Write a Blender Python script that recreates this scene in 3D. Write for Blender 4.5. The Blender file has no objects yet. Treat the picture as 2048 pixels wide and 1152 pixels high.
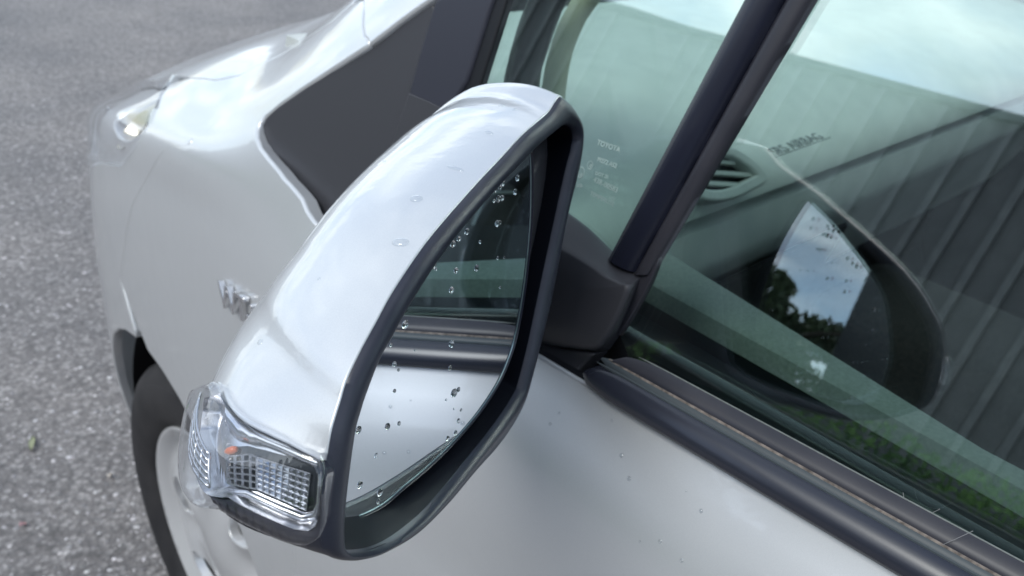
import bpy, bmesh, math, random
import numpy as np
from mathutils import Vector, Matrix
from mathutils.bvhtree import BVHTree
from mathutils.geometry import delaunay_2d_cdt
random.seed(7); RNG = np.random.default_rng(7)
sc = bpy.context.scene
COL = sc.collection

# ------------------------------------------------------------------ camera
F_PX, YAW, PITCH, ROLL = 1726.6, 0.79644, 0.5046, 0.09834
CAM = np.array([-0.32836, -0.91194, 1.27735])
def cam_axes():
    cy, sy, cp, sp = math.cos(YAW), math.sin(YAW), math.cos(PITCH), math.sin(PITCH)
    Fw = np.array([sy*cp, cy*cp, -sp]); R = np.array([cy, -sy, 0.0]); U = np.cross(R, Fw)
    c, s = math.cos(ROLL), math.sin(ROLL)
    return c*R + s*U, -s*R + c*U, Fw
RT, UP, FW = cam_axes()
cd = bpy.data.cameras.new('camera'); cam = bpy.data.objects.new('camera', cd); COL.objects.link(cam)
cd.sensor_width = 36; cd.lens = F_PX/2048*36; cd.clip_start = 0.02; cd.clip_end = 600
cam.matrix_world = Matrix([[RT[0], UP[0], -FW[0], CAM[0]], [RT[1], UP[1], -FW[1], CAM[1]],
                           [RT[2], UP[2], -FW[2], CAM[2]], [0, 0, 0, 1]])
cd.dof.use_dof = True; cd.dof.focus_distance = 0.335; cd.dof.aperture_fstop = 17.0
sc.camera = cam

# ------------------------------------------------------------------ light
SUN_EL, SUN_AZ = 50, 268          # azimuth from +Y clockwise
w = bpy.data.worlds.new('World'); sc.world = w; w.use_nodes = True
nt = w.node_tree; nt.nodes.clear()
N = nt.nodes.new; Lk = nt.links.new
out = N('ShaderNodeOutputWorld'); bg = N('ShaderNodeBackground'); Lk(bg.outputs[0], out.inputs[0])
bg.inputs[1].default_value = 0.12
sky = N('ShaderNodeTexSky'); sky.sky_type = 'NISHITA'; sky.sun_disc = False
sky.sun_elevation = math.radians(SUN_EL); sky.sun_rotation = math.radians(SUN_AZ)
tc = N('ShaderNodeTexCoord'); sep = N('ShaderNodeSeparateXYZ'); Lk(tc.outputs['Generated'], sep.inputs[0])
def mth(op, a, b=None):
    n = N('ShaderNodeMath'); n.operation = op
    for i, x in enumerate((a, b)):
        if x is None: continue
        if isinstance(x, (int, float)): n.inputs[i].default_value = x
        else: Lk(x, n.inputs[i])
    return n.outputs[0]
zz = mth('ADD', mth('MAXIMUM', sep.outputs[2], 0.0), 0.22)
cmb = N('ShaderNodeCombineXYZ'); Lk(mth('DIVIDE', sep.outputs[0], zz), cmb.inputs[0]); Lk(mth('DIVIDE', sep.outputs[1], zz), cmb.inputs[1])
cn = N('ShaderNodeTexNoise'); cn.inputs['Scale'].default_value = 1.5; cn.inputs['Detail'].default_value = 8; cn.inputs['Roughness'].default_value = 0.55
cn.inputs['Distortion'].default_value = 0.4
Lk(cmb.outputs[0], cn.inputs['Vector'])
cr = N('ShaderNodeValToRGB'); cr.color_ramp.elements[0].position = 0.375; cr.color_ramp.elements[1].position = 0.58
Lk(cn.outputs[0], cr.inputs[0])
cn2 = N('ShaderNodeTexNoise'); cn2.inputs['Scale'].default_value = 3.2; cn2.inputs['Detail'].default_value = 6
Lk(cmb.outputs[0], cn2.inputs['Vector'])
cc = N('ShaderNodeValToRGB'); cc.color_ramp.elements[0].position = 0.36; cc.color_ramp.elements[1].position = 0.66
cc.color_ramp.elements[0].color = (3.8, 4.5, 5.3, 1); cc.color_ramp.elements[1].color = (8.6, 9.2, 9.6, 1)
Lk(cn2.outputs[0], cc.inputs[0])
mx = N('ShaderNodeMix'); mx.data_type = 'RGBA'
Lk(cr.outputs[0], mx.inputs[0]); Lk(sky.outputs[0], mx.inputs[6]); Lk(cc.outputs[0], mx.inputs[7])
hz = N('ShaderNodeMapRange'); Lk(sep.outputs[2], hz.inputs[0]); hz.inputs[1].default_value = 0.15; hz.inputs[2].default_value = 0.95; hz.inputs[3].default_value = 1.05; hz.inputs[4].default_value = 0.68
vm = N('ShaderNodeVectorMath'); vm.operation = 'SCALE'; Lk(mx.outputs[2], vm.inputs[0]); Lk(hz.outputs[0], vm.inputs[3])
Lk(vm.outputs[0], bg.inputs[0])
sl = bpy.data.lights.new('sun', 'SUN'); sun = bpy.data.objects.new('sun', sl); COL.objects.link(sun)
sl.energy = 1.0; sl.angle = math.radians(28); sl.color = (1, 1, .95)
az, el = math.radians(SUN_AZ), math.radians(SUN_EL)
sd = Vector((math.sin(az)*math.cos(el), math.cos(az)*math.cos(el), math.sin(el)))
sun.rotation_euler = sd.to_track_quat('Z', 'Y').to_euler()
sc.view_settings.view_transform = 'Standard'; sc.view_settings.look = 'None'
sc.view_settings.exposure = 0.98; sc.view_settings.gamma = 1.0; sc.view_settings.use_curve_mapping = False
sc.cycles.use_denoising = True
sc.cycles.max_bounces = 12; sc.cycles.glossy_bounces = 8; sc.cycles.transmission_bounces = 10; sc.cycles.transparent_max_bounces = 16
sc.cycles.caustics_refractive = True; sc.cycles.sample_clamp_indirect = 6
sc.render.engine = 'CYCLES'

# ------------------------------------------------------------------ projection helpers
def ray(px):
    d = FW + (px[0]-1024)/F_PX*RT - (px[1]-576)/F_PX*UP
    return d/np.linalg.norm(d)
def hit(px, ax, val):
    d = ray(px); return CAM + (val-CAM[ax])/d[ax]*d
def hitpl(px, P, n):
    d = ray(px); return CAM + d*(((P-CAM)@n)/(d@n))

# ------------------------------------------------------------------ maths
def natspline(t, Y):
    """natural cubic spline through Y (n, ...) at t -> evaluator"""
    t = np.asarray(t, float); Y = np.asarray(Y, float); n = len(t)
    sh = Y.shape[1:]; Yf = Y.reshape(n, -1)
    h = np.diff(t); A = np.zeros((n, n)); b = np.zeros_like(Yf)
    A[0, 0] = A[-1, -1] = 1
    for i in range(1, n-1):
        A[i, i-1] = h[i-1]; A[i, i] = 2*(h[i-1]+h[i]); A[i, i+1] = h[i]
        b[i] = 6*((Yf[i+1]-Yf[i])/h[i] - (Yf[i]-Yf[i-1])/h[i-1])
    M = np.linalg.solve(A, b)
    def f(x):
        x = np.asarray(x, float); i = np.clip(np.searchsorted(t, x)-1, 0, n-2)
        hh = h[i][..., None]; a = (t[i+1]-x)[..., None]; c = (x-t[i])[..., None]
        r = M[i]*a**3/(6*hh) + M[i+1]*c**3/(6*hh) + (Yf[i]/hh-M[i]*hh/6)*a + (Yf[i+1]/hh-M[i+1]*hh/6)*c
        return r.reshape(x.shape+sh)
    return f
def catmull(P, n=6, closed=True):
    P = np.asarray(P, float); m = len(P); o = []
    rng = range(m) if closed else range(m-1)
    for i in rng:
        g = (lambda k: P[k % m]) if closed else (lambda k: P[min(max(k, 0), m-1)])
        p0, p1, p2, p3 = g(i-1), g(i), g(i+1), g(i+2)
        for k in range(n):
            t = k/n
            o.append(.5*((2*p1)+(-p0+p2)*t+(2*p0-5*p1+4*p2-p3)*t*t+(-p0+3*p1-3*p2+p3)*t**3))
    if not closed: o.append(P[-1])
    return np.array(o)
def resample(P, step, closed=True):
    P = np.asarray(P, float); Q = np.vstack([P, P[:1]]) if closed else P
    o = []
    for a, b in zip(Q[:-1], Q[1:]):
        k = max(1, int(np.ceil(np.linalg.norm(b-a)/step)))
        for j in range(k): o.append(a+(b-a)*j/k)
    if not closed: o.append(Q[-1])
    return np.array(o)
def inside(P, poly):
    x, y = P[:, 0], P[:, 1]; c = np.zeros(len(P), bool); n = len(poly)
    for i in range(n):
        x1, y1 = poly[i]; x2, y2 = poly[(i+1) % n]
        if y1 == y2: continue
        m = (y1 > y) != (y2 > y)
        c ^= m & (x < (x2-x1)*(y-y1)/(y2-y1)+x1)
    return c

class Surf:
    def __init__(s, f, ur, vr, nu, nv, flip=False):
        s.f = f; s.ur, s.vr, s.nu, s.nv = ur, vr, nu, nv; s.flip = flip
        U, V = np.meshgrid(np.linspace(*ur, nu), np.linspace(*vr, nv), indexing='ij')
        s.G = f(U, V)
        idx = np.arange(nu*nv).reshape(nu, nv)
        q = np.stack([idx[:-1, :-1], idx[1:, :-1], idx[1:, 1:], idx[:-1, 1:]], -1).reshape(-1, 4)
        tr = np.concatenate([q[:, [0, 1, 2]], q[:, [0, 2, 3]]], 1).reshape(-1, 3)
        s.q = q; s.tr = tr; s.UV = np.stack([U, V], -1).reshape(-1, 2)
        s.X = s.G.reshape(-1, 3)
        s.bvh = BVHTree.FromPolygons([Vector(p) for p in s.X], [list(map(int, t)) for t in tr])
    def cast(s, o, d):
        loc, n, i, dist = s.bvh.ray_cast(Vector(o), Vector(d))
        if loc is None: return None
        a, b, c = (s.X[k] for k in s.tr[i]); p = np.array(loc)
        v0, v1, v2 = b-a, c-a, p-a
        d00, d01, d11, d20, d21 = v0@v0, v0@v1, v1@v1, v2@v0, v2@v1
        den = d00*d11-d01*d01; v = (d11*d20-d01*d21)/den; w_ = (d00*d21-d01*d20)/den
        uv = s.UV[s.tr[i]]
        return uv[0]*(1-v-w_)+uv[1]*v+uv[2]*w_
    def pix(s, p):
        r = s.cast(CAM, ray(p))
        if r is None:
            print('MISS', p)
        return r
    def pixs(s, L): return [r for r in (s.pix(p) for p in L) if r is not None]
    def at(s, uv):
        uv = np.asarray(uv, float); return s.f(uv[..., 0], uv[..., 1])
    def nrm(s, uv):
        uv = np.asarray(uv, float); e = 1e-4
        u, v = uv[..., 0], uv[..., 1]
        a = s.f(u+e, v)-s.f(u-e, v); b = s.f(u, v+e)-s.f(u, v-e)
        n = np.cross(a, b); n /= np.linalg.norm(n, axis=-1, keepdims=True)+1e-12
        return -n if s.flip else n
# ------------------------------------------------------------------ car body control net
ST = [ # u, x, y, zshoulder, zpillar(j6), depth-inward at j6, (x,y,z) j7, (x,y,z) j8
 (-2.6, 0.00, -2.6, 1.06, 1.505, .166, (.40,-2.6,1.56), (.85,-2.6,1.58)),
 (-1.6, 0.00, -1.6, 1.035,1.505, .166, (.38,-1.6,1.57), (.85,-1.6,1.59)),
 (-1.15,0.00, -1.15,1.015,1.478, .158, (.36,-1.1,1.54), (.85,-1.1,1.57)),
 (-.85, 0.00, -.85, 1.00, 1.41,.138, (.33,-.75,1.44), (.85,-.68,1.47)),
 (-.6,  0.00, -.60, .988, 1.278,.110,(.31,-.42,1.30), (.85,-.28,1.32)),
 (-.37, 0.00, -.37, .978, 1.128,.066, (.30,-.12,1.14), (.85,.10,1.13)),
 (-.2,  .005, -.19, .965, 1.012,.036,(.30,.02,1.05),(.85,.16,1.07)),
 (0.,   .018,  0.0,  .93, .965, .035,(.30,.13,1.005), (.85,.25,1.03)),
 (.2,   .038, .195,  .89,  .917, .04, (.33,.27,.957),  (.85,.38,.985)),
 (.38,  .085,  .375,  .845,  .872, .045,(.38,.41,.92), (.85,.48,.945)),
 (.54,  .175,  .51,  .805,  .836, .05, (.43,.49,.888),  (.85,.55,.91)),
 (.74,  .33,  .625,  .775, .80,  .05, (.53,.54,.853), (.86,.59,.885)),
 (.96,  .56,  .70, .76, .80,  .05, (.66,.58,.845), (.87,.62,.87)),
 (1.18, .85,  .72,  .755,  .795, .05, (.85,.60,.84),  (.88,.63,.86)),
]
LV = [-.80, -.62, -.40, -.20, -.06, 0.0, .05, .30, .75]
def build_net():
    us = np.array([s[0] for s in ST]); P = np.array([[s[1], s[2]] for s in ST])
    pf = natspline(us, P); g = (pf(us+1e-3)-pf(us-1e-3)); g /= np.linalg.norm(g, axis=1, keepdims=True)
    outn = np.stack([-g[:, 1], g[:, 0]], 1)     # outward (to -x at the side)
    net = []
    for i, s in enumerate(ST):
        u, x, y, zs, z6, d6, p7, p8 = s; o = outn[i]
        row = []
        q_ = min(1, max(0, (-.2-u)/.3))
        for dv, off, z in ((0, -.02, .17), (1, .016+.004*q_, .34), (2, .026+.007*q_, .56), (3, .024+.010*q_, zs-.20), (4, .011+.014*q_, zs-.055+.010*q_), (5, 0, zs)):
            row.append((x+o[0]*off, y+o[1]*off, z))
        row.append((x-o[0]*d6, y-o[1]*d6, z6)); row.append(p7); row.append(p8)
        net.append(row)
    return us, np.array(net)
US, NET = build_net()
_fu = natspline(US, NET)                        # (..., levels, 3)
def body_f(u, v):
    u = np.asarray(u, float); v = np.asarray(v, float); sh = u.shape
    uf, vf = u.ravel(), v.ravel()
    rows = _fu(uf)                              # (n, L, 3)
    # across the section: Hermite with chord-weighted tangents (no overshoot at the shoulder)
    d = np.diff(rows, axis=1); l = np.linalg.norm(d, axis=2, keepdims=True)+1e-9; e = d/l
    T = np.empty_like(rows); T[:, 0] = e[:, 0]; T[:, -1] = e[:, -1]
    T[:, 1:-1] = (e[:, :-1]*l[:, 1:]+e[:, 1:]*l[:, :-1])/(l[:, 1:]+l[:, :-1])
    kv = np.array(LV); j = np.clip(np.searchsorted(kv, vf, side='right')-1, 0, len(kv)-2); ii = np.arange(len(vf))
    t = ((vf-kv[j])/(kv[j+1]-kv[j]))[:, None]; L_ = l[ii, j]
    r = (2*t**3-3*t**2+1)*rows[ii, j]+(t**3-2*t**2+t)*L_*T[ii, j]+(-2*t**3+3*t**2)*rows[ii, j+1]+(t**3-t**2)*L_*T[ii, j+1]
    return r.reshape(sh+(3,))
B = Surf(body_f, (-2.6, 1.18), (-.80, .75), 340, 200, flip=True)
# ------------------------------------------------------------------ materials
def mat(name, col=(.5, .5, .5), rough=.5, metal=0., coat=0., coat_rough=.03, spec=.5, trans=0., ior=1.45, bump=None, emit=None, sheen=0):
    m = bpy.data.materials.new(name); m.use_nodes = True; b = m.node_tree.nodes['Principled BSDF']
    b.inputs['Base Color'].default_value = (*col, 1); b.inputs['Roughness'].default_value = rough
    b.inputs['Metallic'].default_value = metal; b.inputs['Coat Weight'].default_value = coat; b.inputs['Coat Roughness'].default_value = coat_rough
    b.inputs['Specular IOR Level'].default_value = spec; b.inputs['Transmission Weight'].default_value = trans; b.inputs['IOR'].default_value = ior
    if bump:
        n = m.node_tree.nodes.new('ShaderNodeTexNoise'); n.inputs['Scale'].default_value = bump[0]; n.inputs['Detail'].default_value = 4
        t = m.node_tree.nodes.new('ShaderNodeTexCoord'); m.node_tree.links.new(t.outputs['Object'], n.inputs['Vector'])
        bb = m.node_tree.nodes.new('ShaderNodeBump'); bb.inputs['Strength'].default_value = bump[1]; bb.inputs['Distance'].default_value = bump[2]
        m.node_tree.links.new(n.outputs[0], bb.inputs['Height']); m.node_tree.links.new(bb.outputs[0], b.inputs['Normal'])
    return m
def vary(m, c1, c2, scale, lo=.35, hi=.65, detail=5, rough=None):
    """base colour varies between c1 and c2 by noise"""
    nt = m.node_tree; b = nt.nodes['Principled BSDF']
    n = nt.nodes.new('ShaderNodeTexNoise'); n.inputs['Scale'].default_value = scale; n.inputs['Detail'].default_value = detail
    t = nt.nodes.new('ShaderNodeTexCoord'); nt.links.new(t.outputs['Object'], n.inputs['Vector'])
    r = nt.nodes.new('ShaderNodeValToRGB'); r.color_ramp.elements[0].position = lo; r.color_ramp.elements[1].position = hi
    r.color_ramp.elements[0].color = (*c1, 1); r.color_ramp.elements[1].color = (*c2, 1)
    nt.links.new(n.outputs[0], r.inputs[0]); nt.links.new(r.outputs[0], b.inputs['Base Color'])
    if rough:
        mr = nt.nodes.new('ShaderNodeMapRange'); mr.inputs[3].default_value = rough[0]; mr.inputs[4].default_value = rough[1]
        nt.links.new(n.outputs[0], mr.inputs[0]); nt.links.new(mr.outputs[0], b.inputs['Roughness'])
    return m
def glassmat(name, tint, f0, mul=1.0):
    """thin pane: tinted see-through mixed with a sharp reflection by angle"""
    m = bpy.data.materials.new(name); m.use_nodes = True; nt = m.node_tree; nt.nodes.clear()
    o = nt.nodes.new('ShaderNodeOutputMaterial'); mx = nt.nodes.new('ShaderNodeMixShader')
    tr = nt.nodes.new('ShaderNodeBsdfTransparent'); tr.inputs[0].default_value = (*tint, 1)
    gl = nt.nodes.new('ShaderNodeBsdfGlossy'); gl.inputs['Roughness'].default_value = 0.0; gl.inputs[0].default_value = (mul, mul, mul, 1)
    lw = nt.nodes.new('ShaderNodeLayerWeight'); lw.inputs[0].default_value = .5
    p = nt.nodes.new('ShaderNodeMath'); p.operation = 'POWER'; p.inputs[1].default_value = 4.0
    a = nt.nodes.new('ShaderNodeMath'); a.operation = 'MULTIPLY_ADD'; a.inputs[1].default_value = 1-f0; a.inputs[2].default_value = f0
    nt.links.new(lw.outputs['Facing'], p.inputs[0]); nt.links.new(p.outputs[0], a.inputs[0]); nt.links.new(a.outputs[0], mx.inputs[0])
    nt.links.new(tr.outputs[0], mx.inputs[1]); nt.links.new(gl.outputs[0], mx.inputs[2]); nt.links.new(mx.outputs[0], o.inputs[0])
    return m
M = {}
M['paint'] = mat('silver_metallic_paint', (.60, .61, .63), .38, .44, 1.0, .015, bump=(2500, .06, .0002))
vary(M['paint'], (.61, .63, .655), (.67, .69, .71), 2600, .3, .7, 2)
def orange_peel(m):
    nt = m.node_tree; n = nt.nodes.new('ShaderNodeTexNoise'); n.inputs['Scale'].default_value = 26; n.inputs['Detail'].default_value = 5; n.inputs['Roughness'].default_value = .62
    t = nt.nodes.new('ShaderNodeTexCoord'); nt.links.new(t.outputs['Object'], n.inputs['Vector']); b = nt.nodes.new('ShaderNodeBump')
    b.inputs['Strength'].default_value = .35; b.inputs['Distance'].default_value = .0011; nt.links.new(n.outputs[0], b.inputs['Height']); nt.links.new(b.outputs[0], nt.nodes['Principled BSDF'].inputs['Coat Normal'])
orange_peel(M['paint'])
M['satin'] = mat('black_satin_plastic', (.045, .046, .054), .45, bump=(900, .1, .0003))
M['sash'] = mat('black_sash_film', (.036, .038, .052), .33, bump=(1200, .08, .0002))
M['rim'] = vary(mat('mirror_rim_plastic', (.05, .05, .06), .36, bump=(1500, .14, .0003)), (.022, .025, .040), (.034, .037, .054), 60)
M['dark'] = mat('matte_dark_plastic', (.012, .012, .016), .6)
M['bowl'] = mat('bowl_plastic', (.004, .005, .010), .5, spec=.3)
M['gloss'] = mat('gloss_black_moulding', (.014, .016, .028), .24)
M['rubber'] = vary(mat('weathered_rubber', (.06, .055, .06), .55), (.026, .027, .036), (.034, .034, .043), 30, rough=(.34, .42))
M['slate'] = mat('slate_plastic_strip', (.05, .062, .07), .45)
M['dirt'] = vary(mat('dusty_grime', (.3, .24, .18), .95), (.085, .072, .064), (.24, .205, .18), 300, .35, .65)
M['glass'] = glassmat('green_tinted_glass', (.865, .97, .935), .165)
M['glassq'] = glassmat('green_quarter_glass', (.865, .97, .935), .165)
M['screen'] = glassmat('windscreen_glass', (.94, .98, .965), .015, .4)
M['lens'] = glassmat('clear_lens_plastic', (.95, .96, .98), .09)
M['lens2'] = glassmat('headlamp_lens_plastic', (.97, .98, .99), .05)
M['mirror'] = mat('mirror_coating', (.80, .86, .93), 0.0, 1.0)
M['bevel'] = mat('glass_edge', (.25, .33, .33), .12, .6)
M['chrome'] = mat('chrome', (.78, .78, .8), .07, 1.0)
M['chrome_soft'] = mat('reflector_silver', (.7, .71, .74), .22, .9)
M['prism'] = mat('clear_prism_plastic', (.40, .42, .45), .07, .85)
M['smoke'] = mat('dark_lamp_housing', (.022, .026, .03), .14, .0, coat=.6)
M['orange'] = mat('orange_bulb_coating', (.60, .15, .06), .35, coat=.4)
M['amber'] = mat('amber_reflector', (.52, .49, .42), .2, .6)
M['tyre'] = vary(mat('tyre_rubber', (.03, .03, .033), .72), (.016, .016, .019), (.034, .033, .036), 18, rough=(.6, .8))
M['cover'] = mat('silver_wheel_cover', (.66, .67, .69), .3, .45, .5, .06)
M['dash'] = vary(mat('grey_dash_plastic', (.40, .42, .41), .75, bump=(700, .25, .0006)), (.52, .55, .54), (.57, .60, .585), 30)
M['dash2'] = vary(mat('light_dash_pad', (.55, .60, .57), .75, bump=(700, .2, .0006)), (.56, .585, .575), (.62, .64, .63), 30)
M['trim'] = mat('cream_pillar_trim', (.58, .58, .44), .8)
M['ledge'] = vary(mat('door_top_trim', (.30, .33, .32), .8, bump=(900, .4, .0006)), (.15, .165, .16), (.19, .205, .20), 400)
M['carpet'] = vary(mat('dark_carpet', (.015, .014, .016), .95), (.008, .008, .01), (.025, .022, .022), 200)
M['seat'] = vary(mat('seat_fabric', (.04, .035, .035), .95), (.03, .026, .026), (.05, .045, .043), 300)
M['piping'] = mat('grey_piping', (.3, .32, .33), .8)
M['print_white'] = mat('white_print', (.40, .49, .46), .7)
M['print_dark'] = mat('dark_print', (.10, .12, .12), .7)
M['moulding'] = mat('worn_black_moulding', (.022, .025, .038), .26, spec=.8)
M['film'] = glassmat('water_bead', (.93, .94, .95), .07)
M['water'] = mat('water', (1, 1, 1), .0, trans=1.0, ior=1.33)
M['hair'] = mat('grey_fibre', (.25, .25, .26), .5)
M['seal'] = mat('black_seal', (.008, .009, .012), .4)

# ------------------------------------------------------------------ object helpers
WLOC = {}
def setparent(o, parent):
    o.parent = parent; o.matrix_parent_inverse = Matrix.Translation(-Vector(WLOC.get(parent.name, (0, 0, 0))))
def link(name, me, parent=None, m=None):
    o = bpy.data.objects.new(name, me); COL.objects.link(o)
    if parent is not None: setparent(o, parent)
    if m is not None and not me.materials: me.materials.append(m)
    return o
def mesh(name, V, Fc, m, parent=None, smooth=True, normals=None):
    me = bpy.data.meshes.new(name); me.from_pydata([tuple(map(float, v)) for v in V], [], [tuple(map(int, f)) for f in Fc])
    if smooth: me.shade_smooth()
    if normals is not None: me.normals_split_custom_set_from_vertices([tuple(map(float, n)) for n in normals])
    me.materials.append(m)
    return link(name, me, parent)
def empty(name, loc=(0, 0, 0), parent=None):
    o = bpy.data.objects.new(name, None); COL.objects.link(o); o.location = loc; o.empty_display_size = .1; WLOC[o.name] = tuple(loc)
    if parent is not None: setparent(o, parent)
    return o
def tag(o, label=None, cat=None, group=None, kind=None):
    for k, v in (('label', label), ('category', cat), ('group', group), ('kind', kind)):
        if v: o[k] = v
    return o
def rotmesh(V, Fc, bev=None): pass

def panel(name, surf, loop, mat_, parent, gu, gv, holes=(), off=0., r=.0015, depth=.006, back=False, bst=.5, mirror=False):
    """a sheet cut out of a curved surface, with rounded rolled edges of real depth"""
    su, sv = np.median(np.diff(gu)), np.median(np.diff(gv)); S = np.array([su, sv])
    loops = [resample(np.asarray(L)/S, bst)*S for L in [loop, *holes]]
    V2 = []; E = []; rngs = []
    for k, L in enumerate(loops):
        a = 0.5*np.sum(L[:, 0]*np.roll(L[:, 1], -1)-np.roll(L[:, 0], -1)*L[:, 1])
        if (a < 0) != (k > 0): L = L[::-1]
        loops[k] = L; i0 = len(V2); n = len(L); V2 += list(L); E += [(i0+i, i0+(i+1) % n) for i in range(n)]; rngs.append((i0, n))
    U, Vv = np.meshgrid(gu, gv, indexing='ij'); G = np.stack([U, Vv], -1).reshape(-1, 2)
    m = inside(G, loops[0])
    for h in loops[1:]: m &= ~inside(G, h)
    G = G[m]; Ball = np.vstack(loops)/S
    if len(G):
        keep = np.array([np.min(np.sum((Ball-g)**2, 1)) > .16 for g in G/S]); G = G[keep]
    allv = [Vector((float(a), float(b))) for a, b in list(V2)+list(G)]
    vv, _, ff, ov, _, _ = delaunay_2d_cdt(allv, E, [], 0, 1e-7)
    P2 = np.array([[p.x, p.y] for p in vv]); F3 = np.array([[f[0], f[k], f[k+1]] for f in ff for k in range(1, len(f)-1)])
    cen = P2[F3].mean(1); m = inside(cen, loops[0])
    for h in loops[1:]: m &= ~inside(cen, h)
    F3 = F3[m]
    where = {}
    for i, o in enumerate(ov):
        for k in o: where[k] = i
    Nn = surf.nrm(P2); X = surf.at(P2)+Nn*off
    nn = np.cross(X[F3[:, 1]]-X[F3[:, 0]], X[F3[:, 2]]-X[F3[:, 0]]); fl = np.sum(nn*Nn[F3[:, 0]], 1) < 0
    F3[fl] = F3[fl][:, ::-1]
    V = list(X); NN = list(Nn); F = [tuple(f) for f in F3]
    if back:
        nb = len(V); V += list(X-Nn*depth); NN += list(-Nn); F += [(f[2]+nb, f[1]+nb, f[0]+nb) for f in F3]
    s = None
    for (i0, n) in rngs:
        idx = [where[i0+i] for i in range(n)]; p = X[idx]; nr = Nn[idx]
        t = np.roll(p, -1, 0)-np.roll(p, 1, 0); o_ = np.cross(t, nr); o_ /= np.linalg.norm(o_, axis=1, keepdims=True)+1e-12
        if s is None:        # outward sign from the outer loop
            q = loops[0]; c = surf.at(q[:1]+(0)) ; e = np.array([q[1]-q[0]]); nrm2 = np.array([[e[0][1], -e[0][0]]])/ (np.abs(e).sum()+1e-12)*1e-3
            d = surf.at(q[:1]+nrm2)-c; s = 1 if (d@o_[0])[0] > 0 else -1
        o_ = o_*s
        rings = [(p, nr), (p+o_*r*.7-nr*r*.3, (o_+nr)/1.414), (p+o_*r-nr*r, o_), (p+o_*r-nr*depth, o_)]
        base = len(V)
        for (a, b) in rings: V += list(a); NN += list(b)
        for k in range(3):
            for i in range(n):
                j = (i+1) % n; a, b, c, d = base+k*n+i, base+k*n+j, base+(k+1)*n+j, base+(k+1)*n+i
                F.append((a, b, c, d))
        # fix orientation
        k0 = len(F)-3*n; A = np.array(V[base+n]); 
        f = F[k0+n]; a, b, c = (np.array(V[z]) for z in f[:3])
        if np.cross(b-a, c-a)@o_[0] < 0:
            for z in range(k0, len(F)): F[z] = F[z][::-1]
    o = mesh(name, V, F, mat_, parent, normals=NN)
    if mirror:
        V = np.array(V); V[:, 0] = 1.7-V[:, 0]; NN = np.array(NN); NN[:, 0] *= -1
        mesh(name, V, [f[::-1] for f in F], mat_, parent, normals=NN)
    return o

def sweep(name, prof, path, frames, mat_, parent, closed_prof=True, closed_path=False, smooth=True, cap=True):
    """prof (k,2) in (a,b); path (n,3); frames list of (A,B) vectors"""
    prof = np.asarray(prof, float); k = len(prof); V = []; F = []
    for p, (A, Bv) in zip(path, frames): V += [p+a*A+b*Bv for a, b in prof]
    n = len(path); rr = range(n) if closed_path else range(n-1); kk = range(k) if closed_prof else range(k-1)
    for i in rr:
        i2 = (i+1) % n
        for j in kk:
            j2 = (j+1) % k; F.append((i*k+j, i*k+j2, i2*k+j2, i2*k+j))
    if cap and not closed_path and closed_prof:
        F.append(tuple(range(k))[::-1]); F.append(tuple((n-1)*k+j for j in range(k)))
    o = mesh(name, V, F, mat_, parent, smooth)
    bm = bmesh.new(); bm.from_mesh(o.data); bmesh.ops.recalc_face_normals(bm, faces=bm.faces); bm.to_mesh(o.data); bm.free()
    if smooth: autosmooth(o, 40)
    return o
def autosmooth(o, ang):
    bm = bmesh.new(); bm.from_mesh(o.data); a = math.radians(ang)
    for e in bm.edges:
        if len(e.link_faces) == 2 and e.calc_face_angle(0) > a: e.smooth = False
    bm.to_mesh(o.data); bm.free()
def tube(name, pts, rad, mat_, parent, n=10, closed=False):
    pts = np.asarray(pts, float); t = np.gradient(pts, axis=0); t /= np.linalg.norm(t, axis=1, keepdims=True)
    up = np.array([0, 0, 1.]) if abs(t[0][2]) < .9 else np.array([1., 0, 0]); fr = []
    for tt in t:
        a = np.cross(tt, up); a /= np.linalg.norm(a); fr.append((a, np.cross(a, tt)))
    an = np.linspace(0, 2*math.pi, n, endpoint=False); rad = np.broadcast_to(rad, (len(pts),))
    V = []; F = []
    for p, (A, Bv), r_ in zip(pts, fr, rad): V += [p+r_*(math.cos(x)*A+math.sin(x)*Bv) for x in an]
    m = len(pts)
    for i in range(m-1):
        for j in range(n): F.append((i*n+j, i*n+(j+1) % n, (i+1)*n+(j+1) % n, (i+1)*n+j))
    F.append(tuple(range(n))[::-1]); F.append(tuple((m-1)*n+j for j in range(n)))
    return mesh(name, V, F, mat_, parent)
def boxm(name, lo, hi, mat_, parent, bev=.0, seg=2, xf=None):
    bm = bmesh.new(); bmesh.ops.create_cube(bm, size=1)
    lo, hi = np.array(lo, float), np.array(hi, float)
    for v in bm.verts: v.co = Vector(tuple((lo+hi)/2+(hi-lo)*np.array(v.co)))
    if bev: bmesh.ops.bevel(bm, geom=list(bm.edges), offset=bev, segments=seg, affect='EDGES', profile=.5)
    if xf is not None: bmesh.ops.transform(bm, matrix=xf, verts=bm.verts)
    me = bpy.data.meshes.new(name); bm.to_mesh(me); bm.free()
    if bev: me.shade_smooth()
    o = link(name, me, parent, mat_)
    if bev: autosmooth(o, 50)
    return o
def loft(name, rings, mat_, parent, cap0=True, cap1=True, ang=50):
    rings = [np.asarray(r) for r in rings]; k = len(rings[0]); V = np.vstack(rings); F = []
    for i in range(len(rings)-1):
        for j in range(k): F.append((i*k+j, i*k+(j+1) % k, (i+1)*k+(j+1) % k, (i+1)*k+j))
    if cap0: F.append(tuple(range(k))[::-1])
    if cap1: F.append(tuple((len(rings)-1)*k+j for j in range(k)))
    o = mesh(name, V, F, mat_, parent)
    bm = bmesh.new(); bm.from_mesh(o.data); bmesh.ops.recalc_face_normals(bm, faces=bm.faces); bm.to_mesh(o.data); bm.free()
    autosmooth(o, ang); return o
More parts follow.
